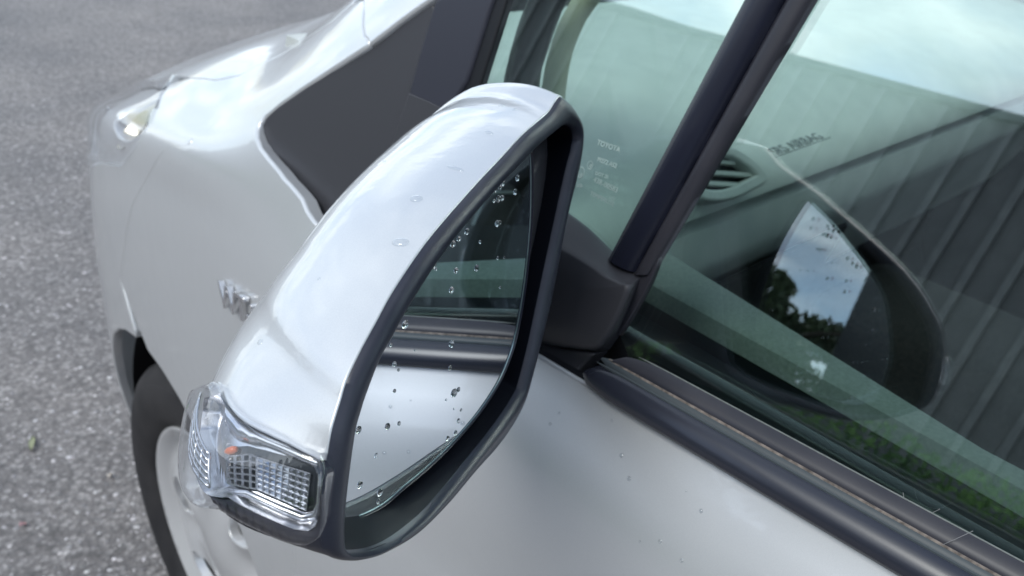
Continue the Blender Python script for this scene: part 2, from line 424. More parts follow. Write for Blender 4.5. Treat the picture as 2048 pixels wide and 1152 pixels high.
def textmesh(name, body, size, O, X, Y, mat_, parent, ext=.0, bev=0.0, surf=None):
    """flat or raised lettering; origin O, baseline direction X, up Y (world vectors)"""
    cu = bpy.data.curves.new(name, 'FONT'); cu.body = body; cu.size = size; cu.extrude = ext; cu.bevel_depth = bev; cu.resolution_u = 3
    t = bpy.data.objects.new('tmp', cu); COL.objects.link(t); bpy.context.view_layer.update()
    me = bpy.data.meshes.new_from_object(t.evaluated_get(bpy.context.evaluated_depsgraph_get()))
    bpy.data.objects.remove(t); X = np.array(X)/np.linalg.norm(X); Z = np.cross(X, Y); Z /= np.linalg.norm(Z); Y = np.cross(Z, X)
    me.transform(Matrix([[X[0], Y[0], Z[0], O[0]], [X[1], Y[1], Z[1], O[1]], [X[2], Y[2], Z[2], O[2]], [0, 0, 0, 1]]))
    me.materials.clear(); me.materials.append(mat_); me.name = name
    return link(name, me, parent)
# ------------------------------------------------------------------ greenhouse side plane
def green_f(u, v):
    u = np.asarray(u, float); v = np.asarray(v, float); dv = v-.985
    return np.stack([.016+.295*dv+.03*dv*dv+.045*(np.minimum(u, -.6)+.8), u, v], -1)
G = Surf(green_f, (-2.9, .1), (.9, 1.56), 120, 60, flip=True)

# ------------------------------------------------------------------ ground
def ground_material():
    m = bpy.data.materials.new('asphalt'); m.use_nodes = True; nt = m.node_tree; b = nt.nodes['Principled BSDF']
    t = nt.nodes.new('ShaderNodeTexCoord')
    def noise(s, d=6):
        n = nt.nodes.new('ShaderNodeTexNoise'); n.inputs['Scale'].default_value = s; n.inputs['Detail'].default_value = d
        nt.links.new(t.outputs['Object'], n.inputs['Vector']); return n
    def ramp(src, els):
        r = nt.nodes.new('ShaderNodeValToRGB'); e = r.color_ramp.elements
        while len(e) < len(els): e.new(.5)
        for x, (p, c) in zip(e, els): x.position = p; x.color = (*c, 1)
        nt.links.new(src, r.inputs[0]); return r.outputs[0]
    def mix(a, b_, f, mode='MIX'):
        n = nt.nodes.new('ShaderNodeMix'); n.data_type = 'RGBA'; n.blend_type = mode
        for s, x in ((0, f), (6, a), (7, b_)):
            if isinstance(x, (int, float)): n.inputs[s].default_value = x
            else: nt.links.new(x, n.inputs[s])
        return n.outputs[2]
    v = nt.nodes.new('ShaderNodeTexVoronoi'); v.inputs['Scale'].default_value = 95; nt.links.new(t.outputs['Object'], v.inputs['Vector'])
    sepc = nt.nodes.new('ShaderNodeSeparateColor'); nt.links.new(v.outputs['Color'], sepc.inputs[0])
    stone = ramp(sepc.outputs[0], [(0, (.105, .097, .096)), (.55, (.18, .169, .166)), (.8, (.29, .277, .273)), (1, (.42, .405, .40))])
    edge = ramp(v.outputs['Distance'], [(.0, (1, 1, 1)), (.55, (1, 1, 1)), (.8, (.3, .3, .3))])
    base = mix(stone, edge, 1.0, 'MULTIPLY')
    fine = ramp(noise(260).outputs[0], [(.3, (.125, .117, .115)), (.7, (.25, .238, .234))])
    base = mix(base, fine, .45)
    big = ramp(noise(1.6, 5).outputs[0], [(.3, (.80, .80, .82)), (.7, (1.22, 1.19, 1.17))])
    base = mix(base, big, 1.0, 'MULTIPLY')
    nt.links.new(base, b.inputs['Base Color']); b.inputs['Roughness'].default_value = .62
    bp = nt.nodes.new('ShaderNodeBump'); bp.inputs['Strength'].default_value = .7; bp.inputs['Distance'].default_value = .003
    nt.links.new(v.outputs['Distance'], bp.inputs['Height']); nt.links.new(bp.outputs[0], b.inputs['Normal'])
    return m
gm = ground_material()
tag(mesh('asphalt_ground', [(-150, -150, 0), (150, -150, 0), (150, 150, 0), (-150, 150, 0)], [(0, 1, 2, 3)], gm, smooth=False), kind='structure')
# aggregate chips standing proud of the asphalt, thick in the near field
def chips():
    n = 9000; ys = .25+RNG.random(n)**1.6*3.6; xs = -.9+RNG.random(n)*1.7
    keep = ~((xs > .12) & (ys < .5)); xs, ys = xs[keep], ys[keep]; n = len(xs)
    base = np.array([[math.cos(a), math.sin(a), 0] for a in np.linspace(0, 2*math.pi, 6, endpoint=False)]+[[.5*math.cos(a), .5*math.sin(a), .62] for a in np.linspace(.4, 2*math.pi+.4, 4, endpoint=False)])
    fc = [(0, 1, 6), (1, 2, 7, 6), (2, 3, 7), (3, 4, 8, 7), (4, 5, 8), (5, 0, 9, 8), (0, 6, 9), (6, 7, 8, 9)]
    V = []; F = []; C = []
    for i in range(n):
        s = (.0018+.0040*RNG.random()**1.9); a = RNG.random()*6.28; ca, sa = math.cos(a), math.sin(a)
        b = base*(1+.35*(RNG.random(base.shape)-.5)); b = b*[s*(1+.5*RNG.random()), s, s*(.3+.4*RNG.random())]
        b = np.stack([b[:, 0]*ca-b[:, 1]*sa+xs[i], b[:, 0]*sa+b[:, 1]*ca+ys[i], b[:, 2]-.0002], 1)
        k = len(V); V += list(b); F += [tuple(k+z for z in f) for f in fc]
        g = RNG.random(); c = (.16+.50*g**2.2); C += [(c*(1+.05*RNG.random()), c*(.98), c*(.97+.06*RNG.random()), 1)]*len(b)
    m = bpy.data.materials.new('aggregate'); m.use_nodes = True; nt = m.node_tree; b = nt.nodes['Principled BSDF']; b.inputs['Roughness'].default_value = .5
    at = nt.nodes.new('ShaderNodeAttribute'); at.attribute_name = 'tint'; nt.links.new(at.outputs['Color'], b.inputs['Base Color'])
    o = mesh('gravel_chips', V, F, m, smooth=False)
    a = o.data.attributes.new('tint', 'FLOAT_COLOR', 'POINT'); a.data.foreach_set('color', np.array(C, dtype=np.float32).ravel())
    tag(o, 'pale stone chips set in the worn asphalt beside the car', 'gravel', kind='stuff')
chips()

# ------------------------------------------------------------------ the car
CAR = empty('parked_car', (.85, -1.2, 0)); tag(CAR, 'silver parked car with a raindrop-speckled wing mirror and green tinted windows', 'car')
CARINV = Matrix.Translation((-.85, 1.2, 0))
class P0: pass
def px_uv(L): return np.array(B.pixs(L))
gub = np.arange(-2.7, 1.3, .025)
def gvb(): return np.concatenate([np.arange(-.8, 0, .02), np.arange(0, .05, .006), np.arange(.05, .76, .02)])
GV = gvb()
def panelB(name, loop, m=None, **k):
    return panel(name, B, loop, m or M['paint'], CAR, gub, GV, **k)
# arch circles found by casting sideways onto the body
def arch_uv(yc, zc, R, a0, a1, n=26):
    o = []
    for a in np.linspace(a0, a1, n):
        r = B.cast((-1, yc+R*math.cos(a), zc+R*math.sin(a)), (1, 0, 0))
        if r is not None: o.append(r)
    return np.array(o)
ARC = arch_uv(0, .31, .34, math.radians(-22), math.radians(202))      # front of the wheel first, over the top, to the rear
UD = -.376
gar_low = px_uv([(640, 448), (600, 402), (565, 362), (535, 324), (517, 300), (510, 280)])
gar_tip = px_uv([(510, 262), (516, 245), (530, 228)])
gar_top = px_uv([(560, 204), (600, 175), (660, 135), (735, 86)])
seamP = px_uv([(735, 86), (727, 74), (724, 52), (724, 2)])
hood_seam = px_uv([(665, 42), (600, 84), (530, 124), (480, 150), (430, 160), (380, 156)])
lampTop = px_uv([(338, 168), (322, 190), (314, 214)])
bump = px_uv([(338, 216), (362, 246), (385, 278), (376, 290), (348, 294), (326, 302), (304, 338), (280, 380), (264, 410), (252, 468), (246, 520), (240, 560)])
arc_front_u = ARC[:, 0]
# nearest arch index to the bumper seam end
ib = int(np.argmin(np.sum((ARC-bump[-1])**2, 1)))
g = .0022
def shift(L, du, dv): return np.asarray(L)+np.array([du, dv])
fender = np.vstack([[(UD+g+.03, -.78)], [(UD+g+.02, -.5)], [(UD+g+.004, -.2)], [(UD+g, -.004)], gar_low[1:], gar_tip, gar_top, seamP[1:]+[.0015, 0], [(seamP[-1][0]+.02, seamP[-1][1]+.016)],
                    hood_seam-[0, .0018], lampTop-[.003, .0], bump-[.003, 0], ARC[ib+1:], [(ARC[-1][0]-.012, -.78)]])
panelB('fender', fender, r=.0034, depth=.014, mirror=True)
lampLow = px_uv([(300, 245), (284, 275), (262, 305), (240, 330)])
head = np.vstack([lampTop, lampLow, [(.20, -.058), (.34, -.085), (.5, -.09), (.60, -.06), (.60, -.01), (.52, .03), (.42, .058), (.34, .075), (.27, .082), (.2, .078)], [(.14, .094)]])
bumper = np.vstack([bump[::-1][0:0], ARC[:ib+1], bump[::-1]+[.003, 0], lampTop[-1:]+[.006, -.004], lampLow-[0, .004],
                    [(.20, -.064), (.34, -.091), (.5, -.096), (.64, -.075), (.72, -.03), (.95, -.02), (1.175, -.02), (1.175, -.78), (.6, -.78), (.42, -.78)]])
panelB('bumper', bumper, r=.0034, depth=.014, mirror=True)
hood = np.vstack([hood_seam[::-1][::-1]+[0, .002], [(.14, .0965)], [(.2, .086), (.27, .09), (.34, .083), (.42, .066), (.54, .036), (.66, -.02), (.74, -.022), (.95, -.014), (1.175, -.014), (1.175, .748), (-.12, .748), (-.15, .5), (-.2, .3), (-.3, .15), (seamP[-1][0]+.022, seamP[-1][1]+.02)]])
panelB('hood', hood, r=.002, depth=.01, mirror=True)
pil = np.vstack([px_uv([(735, 84)])-[.0035, 0], px_uv([(800, 42), (868, -2)])])
pillar = np.vstack([seamP[::-1]-[.0028, 0], [(-.45, .0535), (-.6, .052), (-.85, .052), (-1.15, .052), (-1.4, .052), (-1.4, .10), (-1.15, .10), (-.85, .11), (-.6, .125), (-.45, .135)], [(seamP[-1][0]-.004, .135)]])
panelB('windscreen_pillar', pillar, r=.003, depth=.014, mirror=True)
panel('windscreen', B, np.array([(-.30, .17), (-.3, .745), (-.95, .745), (-.95, .12), (-.6, .132), (-.42, .15)]), M['screen'], CAR, gub, GV, r=.0005, depth=.004, back=True, mirror=True)
panelB('cowl', np.array([(-.145, .52), (-.19, .31), (-.29, .165), (-.298, .74), (-.12, .74)]), M['dark'], off=-.01, mirror=True)
panelB('roof', np.array([(-.958, .745), (-.958, .105), (-1.4, .105), (-1.4, .055), (-2.58, .055), (-2.58, .745)]), r=.003, depth=.01, mirror=True)
door_top = -.002
panelB('front_door_skin', np.array([(UD-g+.03, -.74), (UD-g+.02, -.5), (UD-g+.004, -.2), (UD-g, -.002), (-.5, door_top), (-.63, door_top), (-.85, door_top), (-1.15, door_top), (-1.46, door_top), (-1.46, -.74)]), r=.0035, depth=.014, mirror=True)
rear_arch = arch_uv(-2.52, .31, .34, math.radians(0), math.radians(100), 12)
panelB('rear_door_skin', np.array([(-1.466, -.74), (-1.466, door_top), (-2.2, door_top), (-2.58, door_top), (-2.58, -.3), (-2.3, -.34), (-2.18, -.5), (-2.15, -.74)]), r=.0035, depth=.014, mirror=True)
panelB('sill', np.array([(UD+.0, -.79), (UD, -.745), (-2.1, -.745), (-2.1, -.79)]), M['dark'], off=-.01, mirror=True)

# ------------------------------------------------------------------ side glass area
def gp(L): return np.array(G.pixs(L))
ggu, ggv = np.arange(-2.7, 0, .02), np.arange(.95, 1.56, .015)
def panelG(name, loop, m, parent=None, **k):
    return panel(name, G, loop, m, parent or CAR, ggu, ggv, **k)
gl = catmull(gp([(650, 462), (600, 408), (565, 368), (537, 330), (519, 300), (512, 278), (517, 258), (534, 235), (562, 212), (640, 159), (720, 105), (800, 52), (858, 12)]), 5, False)
seam_l = gp([(862, 16), (846, 80), (814, 188), (779, 300), (765, 345)])
garn = np.vstack([gl, seam_l, gp([(760, 520)])])
panelG('pillar_garnish', garn, M['satin'], off=-.001, r=.0025, depth=.008)
sash = gp([(874, 8), (1016, -86), (975, 20), (930, 160), (893, 217), (856, 199), (823, 185), (848, 95)])
panelG('door_sash', sash, M['sash'], off=.001, r=.003, depth=.01)
seal_q = gp([(978, 14), (1022, -88), (1036, -90), (1006, 0), (950, 178), (925, 255), (905, 240), (932, 165)])
panelG('quarter_glass_seal', seal_q, M['seal'], off=-.0015, r=.002, depth=.006)
tri = gp([(820, 190), (855, 204), (893, 222), (870, 330), (820, 420), (766, 430), (770, 342)])
panelG('sail_panel', tri, M['satin'], off=.001, r=.0025, depth=.008)
rail = np.array([(-.475, 1.197), (-.6, 1.276), (-.85, 1.403), (-1.15, 1.472), (-1.46, 1.498), (-2.58, 1.498), (-2.58, 1.466), (-1.46, 1.466), (-1.15, 1.442), (-.85, 1.37), (-.6, 1.246), (-.49, 1.178)])
panelG('door_frame_rail', rail, M['sash'], off=.001, r=.003, depth=.012)
# front quarter glass
qg = np.vstack([gp([(1012, -20), (950, 182), (905, 330), (905, 450), (1060, 520), (1240, 560), (1250, 500), (1400, 210), (1500, 0)]), [(-.735, 1.325), (-.66, 1.285), (-.6, 1.255)]])
panelG('quarter_glass', qg, M['glassq'], off=-.003, r=.0004, depth=.0035, back=True)
# division bar: glossy strip, rubber channel, thin chrome-like edge
def strip(name, A, Bq, ext, m, off, h, parent=None):
    """bar between pixel lines A (left edge) and Bq (right edge), bulging outwards"""
    a0, a1 = (G.at(G.pix(p)) for p in A); b0, b1 = (G.at(G.pix(p)) for p in Bq); n = G.nrm(G.pix(A[0]))
    n1 = 26; ts = np.linspace(0, 1+ext, n1); rings = []
    for t in ts:
        a = a0+(a1-a0)*t; b = b0+(b1-b0)*t
        for_z = a[2]; k = .13*(max(0, a[2]-1.05))**2*0
        r = []
        for s, hh in ((0, -.004), (0, .25), (.08, .62), (.22, .88), (.42, 1), (.62, .95), (.82, .72), (.95, .35), (1, 0), (1, -.004)):
            hgt = off + (h*hh if hh > 0 else -.004)
            r.append(a+(b-a)*s+n*hgt)
        rings.append(r)
    return loft(name, rings, m, parent or CAR, ang=60)
bar = strip('division_bar', [(1222, 518), (1496, 0)], [(1272, 545), (1573, 0)], .25, M['gloss'], .001, .006)
strip('channel_rubber', [(1270, 550), (1574, 0)], [(1300, 550), (1627, 0)], .25, M['rubber'], .0, .0035)
strip('bar_edge_trim', [(1220, 515), (1491, 0)], [(1227, 515), (1496, 0)], .25, M['ledge'], -.001, .0026)
e1 = gp([(1292, 527), (1318, 514), (1300, 560), (1278, 602), (1256, 640), (1238, 668), (1226, 662), (1262, 596)])
panelG('channel_foot', e1, M['rubber'], off=.0005, r=.001, depth=.004)
# main side window
wl = gp([(1624, 0), (1314, 512), (1234, 668), (1250, 712), (1600, 908), (2048, 1150)])
yz = G.at(wl[-1]); 
win = np.vstack([wl[:-1], [(-.92, 1.012), (-1.15, 1.03), (-1.44, 1.045), (-1.44, 1.462), (-1.15, 1.44), (-.85, 1.368), (-.80, 1.345)]])
panelG('side_window', win, M['glass'], off=-.003, r=.0004, depth=.004, back=True)
panelG('rear_side_window', np.array([(-1.50, 1.05), (-2.4, 1.06), (-2.4, 1.45), (-1.50, 1.46)]), M['glass'], off=-.003, r=.0004, depth=.004, back=True)
panelG('centre_pillar', np.array([(-1.44, 1.04), (-1.5, 1.04), (-1.5, 1.462), (-1.44, 1.462)]), M['sash'], off=.001, r=.002, depth=.01)
panelG('rear_pillar', np.array([(-2.4, 1.04), (-2.58, 1.04), (-2.58, 1.462), (-2.4, 1.462)]), M['paint'], off=.001, r=.002, depth=.01)
# belt mouldings swept along the door, from the mirror foot backwards
by = np.concatenate([np.linspace(-.655, -.70, 8), np.linspace(-.72, -1.44, 20)])
pr_us = np.array([-2.6, -1.6, -1.15, -.85, -.6, -.37]); zsf = lambda y: np.interp(y, pr_us, [1.06, 1.035, 1.015, 1.0, .988, .978])
def belt(name, prof, m, y0=-.655, y1=-1.44, ta=0):
    ys = np.concatenate([np.linspace(y0, y0-.04, 8), np.linspace(y0-.05, y1, 24)])
    path = [np.array([0, y, zsf(y)]) for y in ys]
    fr = [(np.array([1., 0, 0]), np.array([0, 0, 1.]))]*len(ys)
    P = []; k = len(prof)
    prof = np.asarray(prof, float)
    V = []; F = []
    for i, (p, y) in enumerate(zip(path, ys)):
        t = min(1, (y0-y)/.03) if ta else 1; t = math.sqrt(max(.0001, 1-(1-t)**2)) if ta else 1
        c = prof[0] if ta == 2 else prof.mean(0)
        V += [p+np.array([a, 0, b]) for a, b in (c+(prof-c)*(.15+.85*t))]
    n = len(ys)
    for i in range(n-1):
        for j in range(k): F.append((i*k+j, i*k+(j+1) % k, (i+1)*k+(j+1) % k, (i+1)*k+j))
    F += [tuple(range(k))[::-1], tuple((n-1)*k+j for j in range(k))]
    o = mesh(name, V, F, m, CAR)
    bm = bmesh.new(); bm.from_mesh(o.data); bmesh.ops.recalc_face_normals(bm, faces=bm.faces); bm.to_mesh(o.data); bm.free(); autosmooth(o, 38)
    return o
belt('belt_moulding', [(.004, -.002), (-.002, -.0005), (-.0055, .0015), (-.0068, .0045), (-.0060, .0080), (-.0037, .0115), (-.0005, .0142), (.0030, .0156), (.010, .0156), (.010, -.002)], M['moulding'], ta=1)
belt('moulding_bead', [(.0026, .0150), (.0030, .0163), (.0038, .0166), (.0045, .0160), (.0045, .0150)], M['slate'], y0=-.66, ta=1)
belt('moulding_flat', [(.0040, .0145), (.0048, .0162), (.0070, .0180), (.012, .0182), (.012, .0145)], M['slate'], y0=-.66, ta=1)
belt('grime_line', [(.0066, .0172), (.0069, .0182), (.0075, .0187), (.0105, .0187), (.0105, .0172)], M['dirt'], y0=-.665, ta=1)
belt('window_lip', [(.0076, .0180), (.0080, .0200), (.0100, .0218), (.0125, .0236), (.0150, .0246), (.0162, .0238), (.0165, .0180)], M['rubber'], y0=-.668, ta=2)
belt('lip_edge', [(.0149, .0244), (.0151, .0249), (.0158, .0248), (.0161, .0240)], M['ledge'], y0=-.68, ta=2)
belt('gap_seal', [(.002, -.006), (-.0005, -.003), (.0035, .0002), (.008, .0002), (.008, -.006)], M['seal'], y0=-.45, y1=-1.45)
boxm('inner_belt_seal', (.034, -1.44, .985), (.044, -.50, 1.012), M['seal'], CAR, .002)
# ------------------------------------------------------------------ wing mirror
MA, MB = math.radians(26), math.radians(5)
MN = np.array([math.sin(MA)*math.cos(MB), -math.cos(MA)*math.cos(MB), math.sin(MB)])
MP = np.array([-.005, -.635, 1.06])
mpl = lambda px, off=0.: hitpl(px, MP+MN*off, MN)
O_PX = [(1057, 750), (1040, 808), (1015, 858), (982, 903), (932, 955), (873, 1021), (807, 1079), (744, 1110), (707, 1120), (677, 1119), (650, 1106), (641, 1070), (643, 985), (655, 908),
        (664, 858), (680, 804), (694, 758), (721, 700), (753, 641), (777, 596), (812, 541), (851, 486), (894, 434), (949, 372), (1000, 318), (1044, 271), (1075, 244), (1097, 224), (1113, 200), (1122, 194), (1142, 214), (1157, 248),
        (1156, 301), (1144, 367), (1124, 445), (1097, 594), (1070, 700)]
I_PX = [(1040, 765), (1032, 785), (1013, 817), (984, 858), (938, 916), (888, 978), (838, 1033), (784, 1075), (742, 1095), (702, 1101), (684, 1096), (680, 1067), (682, 1020), (690, 942),
        (702, 858), (712, 820), (723, 787), (748, 721), (773, 676), (800, 627), (837, 567), (874, 512), (913, 461), (960, 406), (1005, 358), (1050, 312), (1080, 284), (1105, 264), (1122, 252), (1132, 250), (1143, 256), (1149, 273),
        (1146, 296), (1137, 330), (1119, 410), (1083, 578), (1059, 690)]
def ringN(px, n=240):
    P = catmull(px, 8); Q = np.vstack([P, P[:1]]); l = np.r_[0, np.cumsum(np.linalg.norm(np.diff(Q, axis=0), axis=1))]
    # keep the two outlines in step: equal parameter per control point
    t = np.linspace(0, len(px), n, endpoint=False); tt = np.arange(len(P)+1)/8
    return np.stack([np.interp(t, tt, Q[:, 0]), np.interp(t, tt, Q[:, 1])], 1)
NR = 296
Opx, Ipx = ringN(O_PX, NR), ringN(I_PX, NR)
RO = np.array([mpl(p) for p in Opx]); RI = np.array([mpl(p, .0) for p in Ipx])
MC = mpl((880, 690))
HF = np.array([.06, 1., -.03]); HF /= np.linalg.norm(HF)
HS = [(0, 1., 0), (.15, 1.012, .010), (.3, 1.018, .022), (.6, .985, .048), (.85, .87, .070), (1.0, .70, .083), (1.15, .42, .091), (1.28, .04, .094)]
HRINGS = np.array([MC+(RO-MC)*s_+HF*d_ for _, s_, d_ in HS])
_e = np.array([math.cos(MA), math.sin(MA), 0])
_s = np.arange(NR)/NR; _w = np.exp(-((_s-.30)/.062)**2); _w3 = np.exp(-((_s-.52)/.15)**2); _w2 = np.exp(-((_s-.78)/.10)**2)
for _k, (_a, _b, _c) in enumerate(((0, 0, 0), (.006, .0, -.001), (.0125, .0, -.002), (.0245, .000, -.004), (.0245, .000, -.005), (.019, .000, -.006), (.009, .000, -.006), (.005, .00, -.006))):
    HRINGS[_k] += -_e*_a*_w[:, None]+HF*(_b*_w-_w3*min(_k, 5)*.0026)[:, None]+np.array([0, 0, 1.])*_c*_w2[:, None]
_hf = natspline([h[0] for h in HS], HRINGS)
def house_f(u, v):
    u = np.asarray(u, float); v = np.asarray(v, float); sh = u.shape; uf = (u.ravel() % 1.)*NR; vf = v.ravel()
    i = np.floor(uf).astype(int) % NR; j = (i+1) % NR; t = (uf-np.floor(uf))[:, None]
    rings = _hf(vf) if len(vf) < 4000 else None
    if rings is None:
        uq, inv = np.unique(vf, return_inverse=True)
        if len(uq) < 600:
            R_ = _hf(uq); return (R_[inv, i]*(1-t)+R_[inv, j]*t).reshape(sh+(3,))
        return np.concatenate([house_f(u.ravel()[k:k+3000], v.ravel()[k:k+3000]) for k in range(0, len(vf), 3000)]).reshape(sh+(3,))
    a = np.arange(len(vf)); return (rings[a, i]*(1-t)+rings[a, j]*t).reshape(sh+(3,))
H = Surf(house_f, (0, 1), (0, 1.28), 220, 60)
H.flip = bool((H.nrm(np.array([.65, .4]))@(H.at(np.array([.65, .4]))-MC)) < 0)
MIR = empty('side_mirror', (0, 0, 0), CAR)
hu = np.arange(0, 2.0, .010); hv = np.arange(0.0, 1.26, .045)
lens_top = H.pixs([(641, 918), (616, 912), (579, 893), (535, 874), (494, 854), (469, 834), (454, 812), (446, 790)])
lens_bot = H.pixs([(462, 992), (480, 1003), (505, 1016), (535, 1030), (565, 1043), (592, 1054), (619, 1057), (633, 1048), (640, 1028)])+[np.array(z) for z in ((.316, .003), (.328, .003), (.338, .007))]
lt, lb = np.array(lens_top), np.array(lens_bot)
S_TOP = 29.6/37
SL = lt[0][0]
cover = np.vstack([[(SL+.001, .012)], lt[1:]+[.0025, 0], [(.3345, .80), (.324, .90), (.33, 1.05), (.38, 1.2), (.55, 1.22), (.68, 1.2), (.78, 1.1), (.795, .9), (S_TOP+.006, .6), (S_TOP+.004, .3), (S_TOP, .10), (S_TOP-.012, .012)]])
panel('mirror_cover', H, cover, M['paint'], MIR, hu, hv, off=.0006, r=.0007, depth=.003, bst=.6)
cas = np.vstack([[(S_TOP-.010, .008)], [(S_TOP+.002, .1), (S_TOP+.006, .3), (S_TOP+.008, .6), (.799, .9), (.84, 1.15), (.95, 1.22), (1.1, 1.22), (1.2, 1.15), (1.27, 1.05), (1.318, .93), (1.303, .925), (1.292, .88), (1.292, .75), (1.296, .6)],
                 lb[:9]+[1-.003, 0], [(1.310, .012), (1.306, .006)]])
panel('mirror_casing', H, cas, M['rim'], MIR, hu, hv, off=-.0002, r=.0006, depth=.003, bst=.6)
inner = np.array([(.40, 1.20), (.55, 1.2), (.68, 1.19), (.8, 1.15), (.95, 1.2), (1.1, 1.2), (1.2, 1.13), (1.3, 1.15)])
# rim: from the cover edge over a soft bulge to the opening and down into the bowl
def ringlerp(t, off, fwd=0., sh=1.):
    R = RO*(1-t)+RI*t+MN*off+HF*fwd; c = R.mean(0); return c+(R-c)*sh
loft('mirror_rim', [ringlerp(0, 0, .0030, .990), ringlerp(0, .0001), ringlerp(.12, .0020), ringlerp(.35, .0036), ringlerp(.62, .0038), ringlerp(.85, .0026), ringlerp(.97, .0008), ringlerp(1.0, -.0012)], M['rim'], MIR, False, False, 70)
loft('mirror_bowl', [ringlerp(1.0, -.0010), ringlerp(1, -.003, .004, .998), ringlerp(1, 0, .02, .985), ringlerp(1, 0, .045, .95), ringlerp(1, 0, .052, .88)], M['bowl'], MIR, False, True, 70)
# mirror glass on its own plane
class Plane:
    flip = False
    def __init__(s, P, n, up=(0, 0, 1)):
        s.P = np.array(P, float); s.n = np.array(n, float); s.n /= np.linalg.norm(s.n); s.e = np.cross(np.array(up, float), s.n); s.e /= np.linalg.norm(s.e); s.w = np.cross(s.n, s.e)
    def at(s, uv): uv = np.asarray(uv, float); return s.P+uv[..., :1]*s.e+uv[..., 1:2]*s.w
    def nrm(s, uv): uv = np.asarray(uv, float); return np.broadcast_to(s.n, uv.shape[:-1]+(3,)).copy()
    def pix(s, p): h = hitpl(p, s.P, s.n)-s.P; return np.array([h@s.e, h@s.w])
    def pixs(s, L): return np.array([s.pix(p) for p in L])
GA, GB = math.radians(20), math.radians(4)
GN = np.array([math.sin(GA)*math.cos(GB), -math.cos(GA)*math.cos(GB), math.sin(GB)])
GP = Plane(mpl((860, 740))+HF*.0105, GN)
g_px = [(1060, 316), (1061, 400), (1057, 480), (1046, 580), (1030, 670), (1014, 722), (994, 766), (962, 815), (932, 852), (896, 892), (853, 933), (811, 968), (768, 1005), (725, 1027), (692, 1036), (683, 1030),
        (686, 945), (700, 856), (743, 737), (807, 596), (886, 490), (972, 392), (1036, 325), (1052, 312)]
gu_ = catmull(GP.pixs(g_px), 5)
panel('mirror_glass', GP, gu_, M['mirror'], MIR, np.arange(-.2, .2, .012), np.arange(-.2, .2, .012), r=.0006, depth=.0025)
gc = gu_.mean(0)
def gring(sc_, off, add=0.):
    d = gu_-gc; l = np.linalg.norm(d, axis=1, keepdims=True); return GP.at(gc+d*sc_+d/l*add)+GN*off
loft('glass_holder', [gring(1, -.003, .0002), gring(1, .0006, .0005), gring(1, .0011, .0011), gring(1, .0007, .0017), gring(1, -.0015, .0021), gring(1, -.006, .0022), gring(1, -.010, .0012)], M['gloss'], MIR, False, True, 60)
loft('glass_bevel', [gring(1, -.0009, .0000), gring(1, .0003, .0004), gring(1, .0004, .0010), gring(1, -.0012, .0012)], M['bevel'], MIR, False, False, 60)

# ------------------------------------------------------------------ indicator lamp in the mirror's outer end
IND = empty('indicator_lamp', (0, 0, 0), CAR)
mid_t = (lt[-1]+[.004, .08]); lens_loop = np.vstack([lt, [(.333, .80), (.320, .88), (.306, .91), (.296, .88), (.296, .75), (.301, .6)], lb])
iu, iv = np.arange(.15, .5, .005), np.arange(0, 1.26, .03)
panel('lens', H, lens_loop, M['lens'], IND, iu, iv, off=.0065, r=.0030, depth=.009, bst=.6)
panel('lamp_bucket', H, lens_loop, M['chrome_soft'], IND, iu, iv, off=-.0052, r=.0003, depth=.001, bst=.6)
def inset(px, d):
    uv = H.pix(px); return H.at(uv)-H.nrm(uv)*d
def quad(TL, TR, BR, BL, d=(.0035, .0035, .0035, .0035)):
    c = [inset(p, dd) for p, dd in zip((TL, TR, BR, BL), d)]
    def f(s, t): return (c[0]*(1-s)+c[1]*s)*(1-t)+(c[3]*(1-s)+c[2]*s)*t
    n = np.cross(c[1]-c[0], c[3]-c[0]); n /= np.linalg.norm(n)
    if n@(CAM-c[0]) < 0: n = -n
    return f, n
wl_ = resample(lens_loop/np.array([.005, .03]), .6)*np.array([.005, .03]); wn = H.nrm(wl_); wp = H.at(wl_)
nw = len(wl_); mesh('lamp_wall', list(wp+wn*.0012)+list(wp-wn*.0054), [(k, (k+1) % nw, nw+(k+1) % nw, nw+k) for k in range(nw)], M['chrome_soft'], IND)
baf = np.array(H.pixs([(438, 902), (450, 886), (480, 886), (520, 898), (570, 914), (622, 934), (637, 962), (632, 1032), (600, 1038), (545, 1012), (498, 990), (442, 976), (437, 950)]))
panel('baffle', H, baf, M['smoke'], IND, iu, iv, off=-.0042, r=.0003, depth=.001, bst=.6)
f, n = quad((503, 911), (612, 950), (606, 1031), (503, 983), (.003, .003, .003, .003))
for i in range(8):
    for j in range(6):
        a, b, c, d = f(i/8, j/6), f((i+1)/8, j/6), f((i+1)/8, (j+1)/6), f(i/8, (j+1)/6)
        m = (a+b+c+d)/4; q = [m+(x-m)*.93 for x in (a, b, c, d)]; s = np.linalg.norm(b-a)
        ap = m+n*s*.42+(a-m)*.15
        mesh('prism', [*q, ap, *[x-n*.0008 for x in q]], [(0, 1, 4), (1, 2, 4), (2, 3, 4), (3, 0, 4), (0, 5, 6, 1), (1, 6, 7, 2), (2, 7, 8, 3), (3, 8, 5, 0)], M['prism'], IND, smooth=False)
def bars(f, n, nu_, nv_, rad, name, m):
    V = []; F = []
    def seg(a, b):
        t = b-a; t /= np.linalg.norm(t); s = np.cross(t, n); k = len(V)
        for p in (a, b): V.extend([p-s*rad, p-s*rad*.5+n*rad*1.6, p+s*rad*.5+n*rad*1.6, p+s*rad])
        for z in range(3): F.append((k+z, k+z+1, k+z+5, k+z+4))
    for i in range(nu_+1):
        for j in range(nv_): seg(f(i/nu_, j/nv_), f(i/nu_, (j+1)/nv_))
    for j in range(nv_+1):
        for i in range(nu_): seg(f(i/nu_, j/nv_), f((i+1)/nu_, j/nv_))
    return mesh(name, V, F, m, IND, smooth=False)
